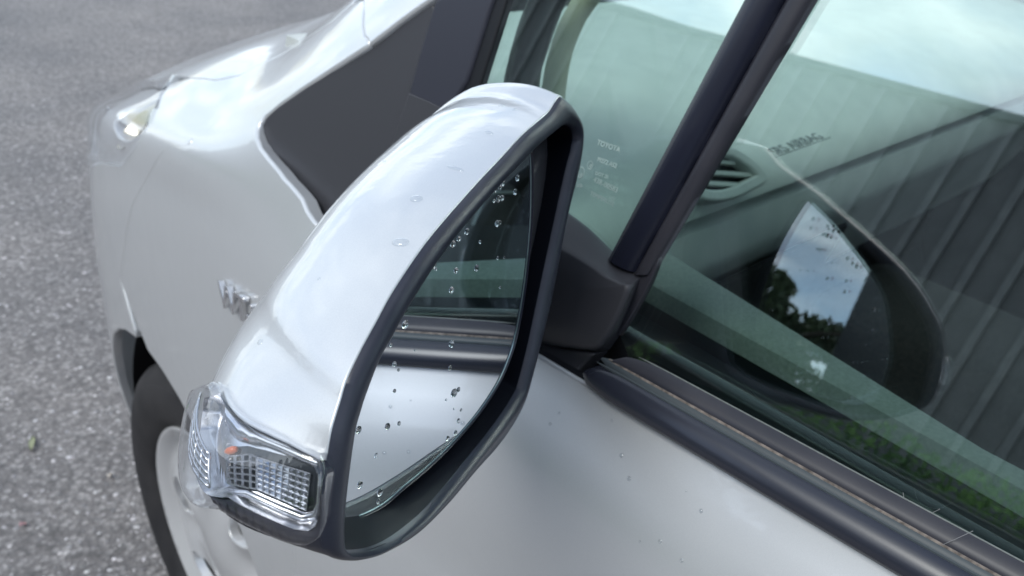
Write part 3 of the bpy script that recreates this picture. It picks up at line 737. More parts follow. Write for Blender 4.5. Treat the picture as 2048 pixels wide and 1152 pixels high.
bars(f, n, 8, 6, .00022, 'prism_grid', M['chrome_soft'])
f2, n2 = quad((435, 910), (490, 905), (490, 981), (436, 972), (.004, .003, .003, .004))
bars(f2, n2, 3, 5, .00042, 'open_grid', M['chrome_soft'])
f3, n3 = quad((490, 906), (503, 911), (503, 983), (490, 980), (.003, .003, .003, .003))
bars(f3, n3, 1, 5, .0004, 'corner_grid', M['chrome_soft'])
# curved flutes wrapping round the outer end
def uvpath(uvs, d): 
    uvs = np.array(uvs); P = H.at(uvs)-H.nrm(uvs)*d; return P
k0, k1 = H.pix((436, 912)), H.pix((437, 970))
for t in np.linspace(0, 1, 6):
    a = k0*(1-t)+k1*t
    tube('flute', uvpath([(a[0]+(.002*(1-2*t))*x, a[1]+(.86-a[1])*x) for x in np.linspace(0, 1, 10)], -.0032), .0005, M['chrome_soft'], IND, 6)
for x in (.0, .2, .4, .6, .8, .97):
    aa = [k0*(1-t)+k1*t for t in np.linspace(0, 1, 7)]
    tube('flute', uvpath([(a[0], a[1]+(.86-a[1])*x) for a in aa], -.0032), .00045, M['chrome_soft'], IND, 6)
# silver reflector shelf along the top, following the lens edge
def band(name, pa, pb, da, db, m, thick=.0015):
    A = np.array([inset(p, da) for p in pa]); Bq = np.array([inset(p, db) for p in pb]); k = len(A); nn = np.array([H.nrm(H.pix(p)) for p in pa])
    V = list(A)+list(Bq)+list(A-nn*thick)+list(Bq-nn*thick); F = []
    for i in range(k-1):
        F += [(i, i+1, k+i+1, k+i), (2*k+i, 3*k+i, 3*k+i+1, 2*k+i+1), (i, 2*k+i, 2*k+i+1, i+1), (k+i, k+i+1, 3*k+i+1, 3*k+i)]
    return mesh(name, V, F, m, IND)
band('reflector_shelf', [(448, 800), (458, 822), (474, 843), (498, 862), (538, 881), (580, 899), (612, 915), (632, 922)], [(432, 838), (442, 858), (458, 872), (484, 881), (512, 886), (548, 902), (590, 924), (624, 940)], .0005, .0036, M['chrome_soft'])
band('lower_rail', [(440, 978), (486, 984), (520, 1000), (560, 1019), (600, 1036), (622, 1032), (630, 1010), (634, 950)], [(456, 990), (486, 999), (520, 1015), (560, 1035), (600, 1051), (632, 1046), (639, 1012), (642, 948)], .001, .0015, M['chrome_soft'])
bp0, bp1 = inset((434, 899), .0034), inset((458, 893), .0034)
tube('indicator_bulb', [bp0, bp0*.7+bp1*.3, bp0*.3+bp1*.7, bp1], [.0006, .0012, .0013, .0008], M['orange'], IND, 12)

# ------------------------------------------------------------------ mirror foot (sail block) and arm
GN0 = G.nrm(np.array([-.66, 1.05])); GP0 = G.at(np.array([-.66, 1.05]))
offp = lambda px, o: hitpl(px, GP0+GN0*o, GN0)
def blockloft(name, r0, r1, o0, o1, m, bev=.25, parent=MIR, ang=60, mid=()):
    A = np.array([offp(p, o0) for p in resample(catmull(r0, 4), 1e9)]); Bq = np.array([offp(p, o1) for p in resample(catmull(r1, 4), 1e9)])
    c = Bq.mean(0); rings = [A-GN0*.004, A, A*.5+Bq*.5, A*.12+Bq*.88+GN0*.0, Bq+(c-Bq)*.012+GN0*.0012, Bq+(c-Bq)*.06+GN0*.0020, c+(Bq-c)*.5+GN0*.0024]
    return loft(name, rings, m, parent, True, True, ang)
blockloft('mirror_foot',
          [(1218, 503), (1246, 532), (1279, 552), (1278, 562), (1262, 604), (1240, 655), (1222, 684), (1196, 706), (1120, 700), (1040, 690), (960, 640), (900, 560), (900, 470), (960, 400), (1060, 390), (1150, 440)],
          [(1184, 530), (1215, 552), (1245, 566), (1262, 574), (1250, 610), (1228, 655), (1212, 680), (1190, 698), (1112, 690), (1030, 670), (950, 640), (880, 590), (880, 520), (930, 460), (1030, 455), (1120, 493)], .0, .013, M['satin'], ang=75)
blockloft('foot_gasket',
          [(1202, 700), (1196, 716), (1176, 738), (1152, 759), (1110, 741), (1065, 716), (1000, 680), (960, 640), (1040, 660), (1120, 690)],
          [(1188, 706), (1180, 718), (1166, 734), (1148, 750), (1106, 735), (1060, 710), (1000, 674), (970, 640), (1040, 664), (1112, 694)], .0, .0075, M['satin'], ang=75)
arm0 = offp((1040, 570), .008); arm1 = H.at(np.array([.93, .55]))+HF*.0
cc = H.at(np.array([[.85, .3], [.85, .8], [.93, .9], [1.0, .8], [1.0, .3], [.93, .2]]))
fx = [(1010, 480), (960, 450), (900, 500), (930, 600), (1010, 660), (1060, 600)]
fr = catmull(np.array([offp(p, .010) for p in fx]), 5); tg = catmull(cc, 5)
# match ring starts by nearest angle
best = min(range(len(tg)), key=lambda k: np.sum((fr-np.roll(tg, k, 0))**2)); best2 = min(range(len(tg)), key=lambda k: np.sum((fr-np.roll(tg[::-1], k, 0))**2))
t1, t2 = np.roll(tg, best, 0), np.roll(tg[::-1], best2, 0)
tg = t1 if np.sum((fr-t1)**2) < np.sum((fr-t2)**2) else t2
loft('mirror_arm', [fr, fr*.8+tg*.2, fr*.4+tg*.6, tg, tg*.7+MC*.3], M['satin'], MIR, True, True, 60)

# ------------------------------------------------------------------ headlight
HL = empty('headlight', (0, 0, 0), CAR)
panel('lens', B, head, M['lens2'], HL, gub, GV, off=.0025, r=.003, depth=.012)
panel('lamp_bucket', B, head, M['chrome_soft'], HL, gub, GV, off=-.045, r=.0005, depth=.002)
panel('lamp_bezel', B, head, M['cover'], HL, gub, GV, holes=[np.array([(.14+.07*math.cos(a), .02+.045*math.sin(a)) for a in np.linspace(0, 6.283, 20, endpoint=False)]), np.array([(.38+.10*math.cos(a), -.012+.05*math.sin(a)) for a in np.linspace(0, 6.283, 24, endpoint=False)])], off=-.012, r=.004, depth=.02)
def bowl(name, uv, R, dep, m):
    uv = np.array(uv); c = B.at(uv)-B.nrm(uv)*.022; nn = B.nrm(uv); e = np.cross(nn, [0, 0, 1.]); e /= np.linalg.norm(e); w_ = np.cross(nn, e)
    rings = [[c+(e*math.cos(a)+w_*math.sin(a))*R*r_-nn*dep*(1-r_*r_) for a in np.linspace(0, 6.283, 28, endpoint=False)] for r_ in (1, .85, .65, .4, .15)]
    return loft(name, rings, m, HL, False, True, 80)
bowl('reflector_bowl', (.33, -.022), .030, .02, M['chrome']); bowl('reflector_bowl', (.15, .008), .030, .02, M['amber'])

# ------------------------------------------------------------------ wheels
def lathe(name, prof, cx, cy, cz, m, parent, n=72, side=1):
    V = []; F = []; k = len(prof)
    for i in range(n):
        a = 2*math.pi*i/n
        for r, x in prof: V.append((cx+side*x, cy+r*math.cos(a), cz+r*math.sin(a)))
    for i in range(n):
        for j in range(k-1): F.append((i*k+j, i*k+j+1, ((i+1) % n)*k+j+1, ((i+1) % n)*k+j))
    o = mesh(name, V, F, m, parent)
    bm = bmesh.new(); bm.from_mesh(o.data); bmesh.ops.recalc_face_normals(bm, faces=bm.faces); bm.to_mesh(o.data); bm.free(); autosmooth(o, 35); return o
def wheel(cx, cy, side, detailed=True):
    cz = .292; W = empty('wheel', (cx, cy, cz), CAR)
    tp = [(.185, .04), (.196, .022), (.202, .016), (.215, .010), (.235, .006), (.250, .005), (.262, .008), (.2625, .0092), (.270, .011), (.281, .018), (.288, .028), (.291, .040), (.292, .052), (.286, .053), (.286, .058), (.292, .059), (.2925, .085), (.286, .086), (.286, .091), (.2925, .092), (.2925, .118), (.286, .119), (.286, .124), (.292, .125), (.291, .15), (.285, .165), (.26, .18), (.2, .17)]
    lathe('tyre', tp, cx, cy, cz, M['tyre'], W, 90, side)
    lathe('rim_barrel', [(.186, .036), (.178, .05), (.17, .16), (.10, .16), (.10, .07), (.0, .07)], cx, cy, cz, M['dark'], W, 60, side)
    class Cap:
        flip = False
        def at(s, uv):
            uv = np.asarray(uv, float); r = np.hypot(uv[..., 0], uv[..., 1])
            x = .030-.012*np.exp(-(r/.07)**2)-.012*np.clip((r-.15)/.04, 0, 1)**2+.006*np.exp(-((r-.168)/.010)**2)
            an = np.arctan2(uv[..., 1], uv[..., 0]); x = x-.010*(np.cos(6*an-1.1)*np.exp(-((r-.12)/.035)**2))
            return np.stack([cx+side*x, cy+uv[..., 0], cz+uv[..., 1]], -1)
        def nrm(s, uv):
            uv = np.asarray(uv, float); e = 1e-4; a = s.at(uv+[e, 0])-s.at(uv-[e, 0]); b = s.at(uv+[0, e])-s.at(uv-[0, e]); n = np.cross(a, b); n /= np.linalg.norm(n, axis=-1, keepdims=True)
            return -n if (side > 0) else n
    C = Cap(); circ = np.array([(.193*math.cos(a), .193*math.sin(a)) for a in np.linspace(0, 6.2832, 60, endpoint=False)])
    holes = []
    for i in range(6):
        a0 = math.radians(63+i*60); 
        h = [(.080, -.10), (.094, -.22), (.120, -.30), (.142, -.29), (.151, -.14), (.153, 0), (.151, .14), (.142, .29), (.120, .30), (.094, .22), (.080, .10)]
        holes.append(catmull(np.array([(r*math.cos(a0+t), r*math.sin(a0+t)) for r, t in h]), 3))
    gg = np.arange(-.2, .2, .0065)
    panel('wheel_cover', C, circ, M['cover'], W, gg, gg, holes=holes, r=.002, depth=.014, bst=.8)
    return W
fw = wheel(.020, 0.0, 1)
for (cx, cy, side) in ((1.680, 0.0, -1), (.020, -2.5, 1), (1.680, -2.5, -1)):
    c = fw.copy(); COL.objects.link(c); c.location = (cx, cy, .292); c.rotation_euler = (0, 0, 0 if side > 0 else math.pi); c.parent = CAR; c.matrix_parent_inverse = CARINV
    for ch in list(fw.children):
        d = ch.copy(); COL.objects.link(d); d.parent = c; d.matrix_parent_inverse = ch.matrix_parent_inverse
# arch liner
def liner(cy, sgn=1, x0=.07):
    an = np.linspace(math.radians(-25), math.radians(205), 40); V = []; F = []
    for a in an:
        for r, x in ((.349, x0), (.352, x0+.05), (.352, x0+.3), (.05, x0+.3)): V.append((x, cy+r*math.cos(a), .31+r*math.sin(a)))
    for i in range(39):
        for j in range(3): F.append((i*4+j, i*4+j+1, i*4+j+5, i*4+j+4))
    if sgn < 0: V = [(1.7-x, y, z) for x, y, z in V]
    return mesh('arch_liner', V, F, M['dark'], CAR)
liner(0); liner(-2.5); liner(0, -1); liner(-2.5, -1)

# ------------------------------------------------------------------ badge on the wing
b0, b1 = B.pix((452, 607)), B.pix((512, 650)); O_ = B.at(b0)+B.nrm(b0)*.0035; X_ = B.at(b1)-B.at(b0); n_ = B.nrm(b0); Y_ = np.cross(n_, X_)
textmesh('chrome_badge', 'VVT-i', .034, O_, X_, Y_, M['chrome'], CAR, ext=.0022, bev=.0006)

# ------------------------------------------------------------------ interior
boxm('floor_carpet', (.10, -2.5, .22), (1.6, -.25, .30), M['carpet'], CAR)
boxm('bulkhead', (.10, -.30, .30), (1.6, -.22, .93), M['carpet'], CAR)
boxm('inner_door_panel', (.075, -1.44, .24), (.10, -.22, .975), M['carpet'], CAR, .01)
# ledge along the inner door top
def yz_sweep(name, prof, y0, y1, m, z=lambda y: 0, x=lambda y: 0, n=16):
    ys = np.linspace(y0, y1, n); V = []; F = []; k = len(prof)
    for y in ys: V += [(a+x(y), y, b+z(y)) for a, b in prof]
    for i in range(n-1):
        for j in range(k): F.append((i*k+j, i*k+(j+1) % k, (i+1)*k+(j+1) % k, (i+1)*k+j))
    F += [tuple(range(k))[::-1], tuple((n-1)*k+j for j in range(k))]
    o = mesh(name, V, F, m, CAR); bm = bmesh.new(); bm.from_mesh(o.data); bmesh.ops.recalc_face_normals(bm, faces=bm.faces); bm.to_mesh(o.data); bm.free(); autosmooth(o, 40); return o
def ledge(name, rows, m):
    ys = np.linspace(-.585, -1.44, 18); V = []; F = []; k = len(rows)
    for y in ys:
        a = .116+.07*max(y+.6, -.35); b = max(.166+.22*(y+.6), a+.012) if y > -.85 else a+.014+(-.85-y)*.05
        dz = (-.6-y)*.02
        V += [(a+(b-a)*t+dx, y, z+dz) for t, dx, z in rows]
    for i in range(17):
        for j in range(k): F.append((i*k+j, i*k+(j+1) % k, (i+1)*k+(j+1) % k, (i+1)*k+j))
    F += [tuple(range(k))[::-1], tuple(17*k+j for j in range(k))]
    o = mesh(name, V, F, m, CAR); bm = bmesh.new(); bm.from_mesh(o.data); bmesh.ops.recalc_face_normals(bm, faces=bm.faces); bm.to_mesh(o.data); bm.free(); autosmooth(o, 40); return o
ledge('door_top_ledge', [(0, .000, .992), (0, .0005, .999), (0, .003, 1.001), (.9, 0, 1.001), (1, .0, .998), (1, .001, .985), (0, .0, .985)], M['ledge'])
ledge('ledge_underside', [(0, .001, .984), (1, -.004, .984), (1, -.004, .90), (0, .001, .90)], M['seal'])
yz_sweep('inner_glass_seal', [(.040, .970), (.041, .986), (.050, .990), (.056, .986), (.112, .976), (.112, .965)], -.50, -1.44, M['seal'], lambda y: (-.6-y)*.03, lambda y: .07*max(y+.6, -.35))
# dashboard: profile in (y, z) swept across the car
def xz_dash(name, prof, x0, x1, m, bend=.0, n=24, xo=lambda x: 0):
    xs = np.linspace(x0, x1, n); V = []; F = []; k = len(prof)
    for x in xs: V += [(x, y-bend*(x-x0)*(x1-x)*0+xo(x), z) for y, z in prof]
    for i in range(n-1):
        for j in range(k): F.append((i*k+j, i*k+(j+1) % k, (i+1)*k+(j+1) % k, (i+1)*k+j))
    F += [tuple(range(k))[::-1], tuple((n-1)*k+j for j in range(k))]
    o = mesh(name, V, F, m, CAR); bm = bmesh.new(); bm.from_mesh(o.data); bmesh.ops.recalc_face_normals(bm, faces=bm.faces); bm.to_mesh(o.data); bm.free(); autosmooth(o, 40); return o
xz_dash('dashboard_top', [(-.05, .98), (-.07, 1.045), (-.30, 1.042), (-.43, 1.020), (-.485, .992), (-.505, .972), (-.508, .958), (-.49, .950), (-.30, .90)], .15, 1.58, M['dash'])
xz_dash('dashboard_face', [(-.30, .90), (-.488, .946), (-.505, .940), (-.512, .905), (-.505, .885), (-.48, .86), (-.40, .70), (-.30, .66)], .14, 1.57, M['dash2'])
xz_dash('glovebox', [(-.40, .70), (-.482, .845), (-.486, .84), (-.43, .62), (-.36, .55), (-.30, .66)], .20, .72, M['carpet'])
DP = Plane((.30, -.50, .99), (-.15, -.80, .55))
def dpx(L): return DP.pixs(L)
# side vent let into the dash end
vent_out = catmull(dpx([(1370, 385), (1386, 330), (1420, 305), (1450, 306), (1484, 325), (1510, 350), (1514, 364), (1490, 378), (1450, 396), (1405, 400)]), 5)
vent_in = catmull(dpx([(1382, 378), (1396, 338), (1422, 314), (1448, 314), (1478, 331), (1500, 352), (1500, 360), (1482, 369), (1446, 386), (1408, 390)]), 5)
VP = DP
gd = np.arange(-.4, .4, .01)
vf = panel('air_vent', DP, vent_out, M['dash'], CAR, gd, gd, holes=[vent_in], off=.012, r=.003, depth=.02)
panel('vent_recess', DP, vent_in, M['seal'], vf, gd, gd, off=-.004, r=.0002, depth=.001)
for (a, b, c, d) in (((1418, 322), (1462, 326), (1462, 331), (1418, 327)), ((1400, 343), (1498, 350), (1498, 355), (1400, 349)), ((1388, 364), (1478, 370), (1476, 375), (1388, 370)),):
    panel('vent_slat', DP, dpx([a, b, c, d]), M['dash'], vf, gd, gd, off=.006, r=.0008, depth=.006)
# airbag lettering and hatch line on the dash
AP = Plane((.45, -.40, 1.03), (0, -.12, 1.))
ap0, ap1 = hitpl((1550, 318), AP.P, AP.n), hitpl((1655, 280), AP.P, AP.n)
sz = np.linalg.norm(ap1-ap0)
textmesh('airbag_lettering', 'SRS AIRBAG', sz*.175, ap0+AP.n*.004, ap1-ap0, np.cross(AP.n, ap1-ap0), M['print_dark'], CAR, ext=.0003)
u0, u1 = hitpl((1548, 322), AP.P, AP.n)+AP.n*.004, hitpl((1658, 282), AP.P, AP.n)+AP.n*.004
tube('lettering_underline', [u0, (u0+u1)/2, u1], .0006, M['print_dark'], CAR, 4)
# pillar trim and far interior
tube('pillar_trim', catmull([hit(p, 0, .15+.02*k) for k, p in enumerate([(1108, 330), (1104, 240), (1110, 160), (1126, 90), (1158, 20), (1220, -60)])], 5, False), .010, M['trim'], CAR, 12)
tube('pillar_inner_edge', catmull([hit(p, 0, .12+.015*k) for k, p in enumerate([(1046, 330), (1042, 180), (1062, 90), (1096, 0), (1150, -80)])], 5, False), .014, M['seal'], CAR, 10)
def seat(x, col=M['seat']):
    S = empty('front_seat', (x, -1.15, .3), CAR)
    boxm('seat_cushion', (x-.25, -1.35, .45), (x+.25, -.85, .62), col, S, .05, 4)
    boxm('backrest', (x-.24, -1.55, .58), (x+.24, -1.38, 1.12), col, S, .06, 4)
    boxm('headrest', (x-.13, -1.56, 1.16), (x+.13, -1.46, 1.34), col, S, .04, 4)
    for dx in (-.13, .13): tube('piping', [(x+dx, -.86, .622), (x+dx, -1.1, .623), (x+dx, -1.34, .622)], .004, M['piping'], S, 6)
    for dy in (-.92, -.98): tube('piping', [(x-.24, dy, .623), (x, dy, .625), (x+.24, dy, .623)], .004, M['piping'], S, 6)
seat(.42); seat(1.25)
boxm('rear_bench', (.15, -2.3, .45), (1.55, -1.9, 1.05), M['seat'], CAR, .06, 3)
ST_ = empty('steering_wheel', (1.25, -.68, .95), CAR)
an = np.linspace(0, 2*math.pi, 33); tilt = math.radians(62)
tube('wheel_ring', [(1.25+.18*math.cos(a), -.68-.18*math.sin(a)*math.cos(tilt), .95+.18*math.sin(a)*math.sin(tilt)) for a in an], .014, M['dark'], ST_, 10)
boxm('wheel_hub', (1.19, -.70, .90), (1.31, -.62, 1.0), M['dark'], ST_, .02)
boxm('inner_door_panel', (1.60, -1.44, .24), (1.625, -.22, .985), M['carpet'], CAR, .01)
boxm('centre_console', (.74, -1.5, .3), (.96, -.45, .72), M['carpet'], CAR, .03)
boxm('headliner', (.32, -2.5, 1.50), (1.38, -.95, 1.52), M['dash2'], CAR, .004)
# ------------------------------------------------------------------ surroundings seen in the reflections
WX = -8.0; WT = 4.2
bw = empty('ribbed_warehouse', (WX-3, 10, 0)); tag(bw, 'long dark grey warehouse with ribbed metal cladding across the yard', 'building')
wm = vary(mat('dark_ribbed_cladding', (.12, .125, .14), .55, .2), (.15, .158, .17), (.19, .198, .21), 3)
wr = vary(mat('cladding_rib_metal', (.2, .21, .22), .5, .2), (.20, .21, .225), (.26, .27, .28), 5)
boxm('wall', (WX-6, -4, 0), (WX, 34, WT), wm, bw)
boxm('roof', (WX-6.1, -4.1, WT), (WX+.08, 34.1, WT+.08), M['slate'], bw)
boxm('plinth', (WX+.001, -4.02, 0), (WX+.03, 34, .25), M['slate'], bw)
boxm('end_block', (WX-6.2, -15.6, 0), (WX+.02, -4.003, 7.4), mat('dark_end_cladding', (.03, .033, .042), .6), bw)
rib0 = boxm('rib', (-.02, -.035, .26), (.045, .035, WT-.004), wr, bw); rm = rib0.data
rib0.matrix_parent_inverse = Matrix.Identity(4); rib0.location = (3, -13.9, 0)
for i in range(1, 112):
    c = rib0.copy(); COL.objects.link(c); c.location = (3, -13.9+i*.34, 0)
def leafcloud(name, pts, size, m, parent=None, n=None):
    V = []; F = []; rs = RNG
    k = len(pts); ang = rs.random((k, 3))*6.283; s = size*(.6+.8*rs.random(k))
    for i in range(k):
        a, b, c = ang[i]; u = np.array([math.cos(a)*math.cos(b), math.sin(a)*math.cos(b), math.sin(b)]); v = np.cross(u, [math.sin(c), math.cos(c), .3]); v /= np.linalg.norm(v)+1e-9
        p = pts[i]; q = len(V); V += [p-u*s[i], p+v*s[i]*.45+u*s[i]*.1, p+u*s[i], p-v*s[i]*.45+u*s[i]*.1]; F.append((q, q+1, q+2, q+3))
    return mesh(name, V, F, m, parent, smooth=False)
lf = vary(mat('hedge_leaves', (.10, .20, .05), .5), (.07, .16, .04), (.20, .36, .10), 1.4)
lf2 = vary(mat('tree_leaves', (.05, .08, .03), .55), (.03, .055, .018), (.08, .12, .04), .8)
bark = mat('bark', (.08, .065, .05), .9, bump=(30, .6, .02))
hp = np.stack([-6.9+.45*(RNG.random(26000)-.5)*2, -5+30*RNG.random(26000), np.zeros(26000)], 1); hp[:, 2] = .04+.92*RNG.random(26000)**.9+.12*np.sin(hp[:, 1]*2.1)+.07*np.sin(hp[:, 1]*5.3)
hd = empty('low_hedge', (-6.9, 8, 0)); tag(hd, 'low uneven green hedge growing along the foot of the dark warehouse wall', 'hedge')
leafcloud('foliage', hp, .04, lf, hd)
boxm('hedge_core', (-7.2, -4.9, 0), (-7.0, 24.9, .5), mat('hedge_twigs', (.03, .04, .015), .9), hd)
tag(mesh('grass_verge', [(-7.6, -6, .004), (-5.6, -6, .004), (-5.6, 30, .004), (-7.6, 30, .004)], [(0, 1, 2, 3)], vary(mat('grass', (.08, .13, .04), .9), (.05, .09, .025), (.13, .19, .06), 4), smooth=False), kind='structure')
def tree(x, y, h, r, label):
    T = empty('leafy_tree', (x, y, 0)); tag(T, label, 'tree', 'trees beyond the warehouse end')
    tr = tube('trunk', [(x, y, 0), (x+.05, y, h*.3), (x-.05, y+.1, h*.6), (x, y, h*.9)], [.22, .17, .11, .03], bark, T, 10)
    for i in range(6):
        a = i*1.1+x; z = h*(.35+.07*i); tube('limb', [(x, y, z), (x+math.cos(a)*r*.4, y+math.sin(a)*r*.4, z+h*.12), (x+math.cos(a)*r*.75, y+math.sin(a)*r*.75, z+h*.18)], [.08, .05, .02], bark, T, 6)
    P = []
    for i in range(38):
        a, b = RNG.random()*6.28, RNG.random(); rr = r*(.25+.7*RNG.random()); c = np.array([x+math.cos(a)*rr, y+math.sin(a)*rr, h*(.08+.78*b)]); s = r*.32*(1.15-.5*b)
        q = RNG.normal(size=(330, 3)); q /= np.linalg.norm(q, axis=1, keepdims=True); P.append(c+q*s*(.5+.5*RNG.random((330, 1)))*[1, 1, .8])
    leafcloud('crown', np.vstack(P), .13, lf2, T)
tree(-6.4, -17.2, 4.5, 2.7, 'broad dark green tree nearest the warehouse end')
tree(-4.4, -18.2, 4.3, 2.6, 'middle tree with a rounded dark crown')
tree(-8.4, -19.5, 5.4, 2.8, 'tallest dark green tree rising behind the warehouse corner')
tree(-2.4, -17.6, 3.7, 2.5, 'farthest tree from the warehouse with a low crown')

# ------------------------------------------------------------------ rain drops
def dome(k=20, rings=6, flat=.55):
    V = [(0, 0, flat)]; F = []
    for i in range(1, rings+1):
        t = i/rings*math.pi/2
        for j in range(k):
            a = 2*math.pi*j/k; V.append((math.sin(t)*math.cos(a), math.sin(t)*math.sin(a), flat*math.cos(t)))
    for j in range(k): F.append((0, 1+j, 1+(j+1) % k))
    for i in range(rings-1):
        for j in range(k): F.append((1+i*k+j, 1+(i+1)*k+j, 1+(i+1)*k+(j+1) % k, 1+i*k+(j+1) % k))
    F.append(tuple(1+(rings-1)*k+j for j in range(k))[::-1])
    me = bpy.data.meshes.new('water_drop'); me.from_pydata(V, [], F); me.shade_smooth(); me.materials.append(M['water']); return me
DM = dome()
DM2 = DM.copy(); DM2.materials.clear(); DM2.materials.append(M['film'])
def drop(P, n, r, label, group=None, stretch=1., ang=0., flat=1., me=None):
    n = np.array(n)/np.linalg.norm(n); e = np.cross(n, [0, 0, 1.]); e /= np.linalg.norm(e); w_ = np.cross(n, e)
    c, s = math.cos(ang), math.sin(ang); e, w_ = c*e+s*w_, -s*e+c*w_
    o = bpy.data.objects.new('water_drop', me or DM); COL.objects.link(o)
    o.matrix_world = Matrix([[e[0]*r*stretch, w_[0]*r, n[0]*r*flat, P[0]], [e[1]*r*stretch, w_[1]*r, n[1]*r*flat, P[1]], [e[2]*r*stretch, w_[2]*r, n[2]*r*flat, P[2]], [0, 0, 0, 1]])
    tag(o, label, 'water drop', group); return o
# on the painted cover (px, py, radius px, stretch, angle, label)
for x, y, rp, st, an_, lab in ((833, 401, 13, 1.1, .3, 'round raindrop near the middle of the silver mirror cover'), (802, 488, 14, 1.35, .5, 'largest oval raindrop low on the silver mirror cover'),
        (911, 340, 7, 3.2, .35, 'long thin streak of water on the upper silver mirror cover'), (978, 268, 6, 2.2, .2, 'small flat raindrop near the top of the silver mirror cover'),
        (523, 686, 7, 1.2, .4, 'single small drop at the outer end of the silver mirror cover above the indicator'), (770, 325, 4, 1.6, .5, 'tiny drop near the upper edge of the mirror cover'), (612, 498, 4, 1.3, .6, 'tiny drop beside the far edge of the mirror cover'), (1003, 214, 6, 1.3, .2, 'left of two small raindrops at the very top of the silver mirror cover'), (1028, 222, 5, 1.4, .1, 'right of two small raindrops at the very top of the silver mirror cover'), (640, 560, 4, 1.2, .5, 'tiny drop on the broad middle of the silver mirror cover')):
    uv = H.pix((x, y))
    if uv is None: continue
    P = H.at(uv)+H.nrm(uv)*.0005; d = (P-CAM)@FW; drop(P, H.nrm(uv), rp*d/F_PX, lab, stretch=st, ang=an_, flat=1.0, me=DM2)
for x, y, rp, lab in ((1243, 911, 7, 'upper of the two raindrops side by side in the middle of the silver door'), (1258, 957, 7, 'lower of the two raindrops in the middle of the silver door'), (1320, 1083, 6, 'raindrop low on the silver door near the bottom edge of the photo'),
        (1402, 1022, 6, 'raindrop on the silver door nearest the black moulding on the right'), (1363, 1121, 6, 'lowest raindrop on the silver door'), (1100, 848, 5, 'raindrop on the silver door nearest the mirror rim'), (1224, 841, 5, 'raindrop on the silver door highest under the moulding'),
        (1372, 982, 3, 'tiny raindrop on the silver door above the one nearest the moulding'), (1280, 1083, 4, 'small faint raindrop left of the low one on the silver door'), (1118, 826, 4, 'tiny raindrop just above the one nearest the mirror rim on the door')):
    uv = B.pix((x, y)); P = B.at(uv); d = (P-CAM)@FW; drop(P, B.nrm(uv), rp*.75*d/F_PX, lab, 'raindrops on the silver door', flat=.9, me=DM2)
gd_ = [(810, 649, 9), (903, 580, 8), (912, 541, 7), (953, 536, 7), (903, 688, 8), (900, 736, 6), (908, 786, 9), (917, 779, 6), (789, 728, 6), (797, 740, 4), (789, 782, 5), (717, 860, 9), (775, 853, 8), (798, 847, 5), (720, 970, 9), (760, 985, 8), (757, 1003, 5),
       (895, 877, 6), (911, 866, 6), (882, 907, 6), (917, 842, 6), (752, 911, 5), (908, 818, 3), (922, 820, 3), (868, 532, 7), (872, 538, 4), (906, 488, 8), (934, 463, 7), (918, 478, 6), (997, 398, 8), (1004, 396, 6), (988, 402, 5), (1005, 367, 7), (1000, 376, 5), (990, 380, 6), (1035, 356, 7), (1030, 384, 6), (994, 447, 7), (1000, 445, 5), (960, 484, 4), (995, 516, 4), (1009, 515, 3), (1000, 575, 3), (820, 602, 4), (782, 690, 4), (830, 700, 3), (892, 800, 3)]
own = {(908, 786): 'largest raindrop of the touching pair on the pale lower mirror glass', (917, 779): 'smaller upper raindrop of the touching pair on the pale lower mirror glass',
       (717, 860): 'big raindrop against the outer rim on the pale lower mirror glass', (775, 853): 'big raindrop inward of the one at the outer rim on the mirror glass', (798, 847): 'tiny raindrop just right of the big inward one on the mirror glass',
       (720, 970): 'tall raindrop nearest the bottom outer corner of the mirror glass', (760, 985): 'lowest large raindrop near the bottom edge of the mirror glass', (757, 1003): 'tiny raindrop below the lowest large one on the mirror glass',
       (752, 911): 'single small raindrop between the rim pair and the bottom pair on the mirror glass', (810, 649): 'bright raindrop by the rim level with the reflected window lip', (903, 580): 'single raindrop in the middle of the dark reflected window',
       (912, 541): 'left raindrop of the level pair in the dark reflected window', (953, 536): 'right raindrop of the level pair in the dark reflected window', (903, 688): 'raindrop over the reflected black moulding, centre of the mirror glass',
       (900, 736): 'raindrop just under the edge where the reflected moulding meets silver paint', (789, 728): 'raindrop by the rim where the reflected moulding meets silver paint', (882, 907): 'lowest raindrop of the chain along the lower right edge of the mirror glass',
       (789, 782): 'small raindrop high in the pale reflected door near the rim', (1035, 356): 'topmost right raindrop in the narrow top of the mirror glass', (1030, 384): 'raindrop just under the topmost right one in the narrow top of the mirror glass'}
for x, y, rp in gd_:
    P = GP.at(GP.pix((x, y))); d = (P-CAM)@FW
    cls = 'small raindrop crowded in the narrow dark top of the mirror glass' if y < 500 else ('small raindrop over the dark reflected window and moulding in the mirror glass' if y < 730 else 'small raindrop along the lower inner edge of the mirror glass')
    drop(P, GN, rp*1.0*d/F_PX*(.9+.2*RNG.random()), own.get((x, y), cls), 'raindrops on the mirror glass', stretch=.9+.2*RNG.random(), ang=RNG.random(), flat=1.0)

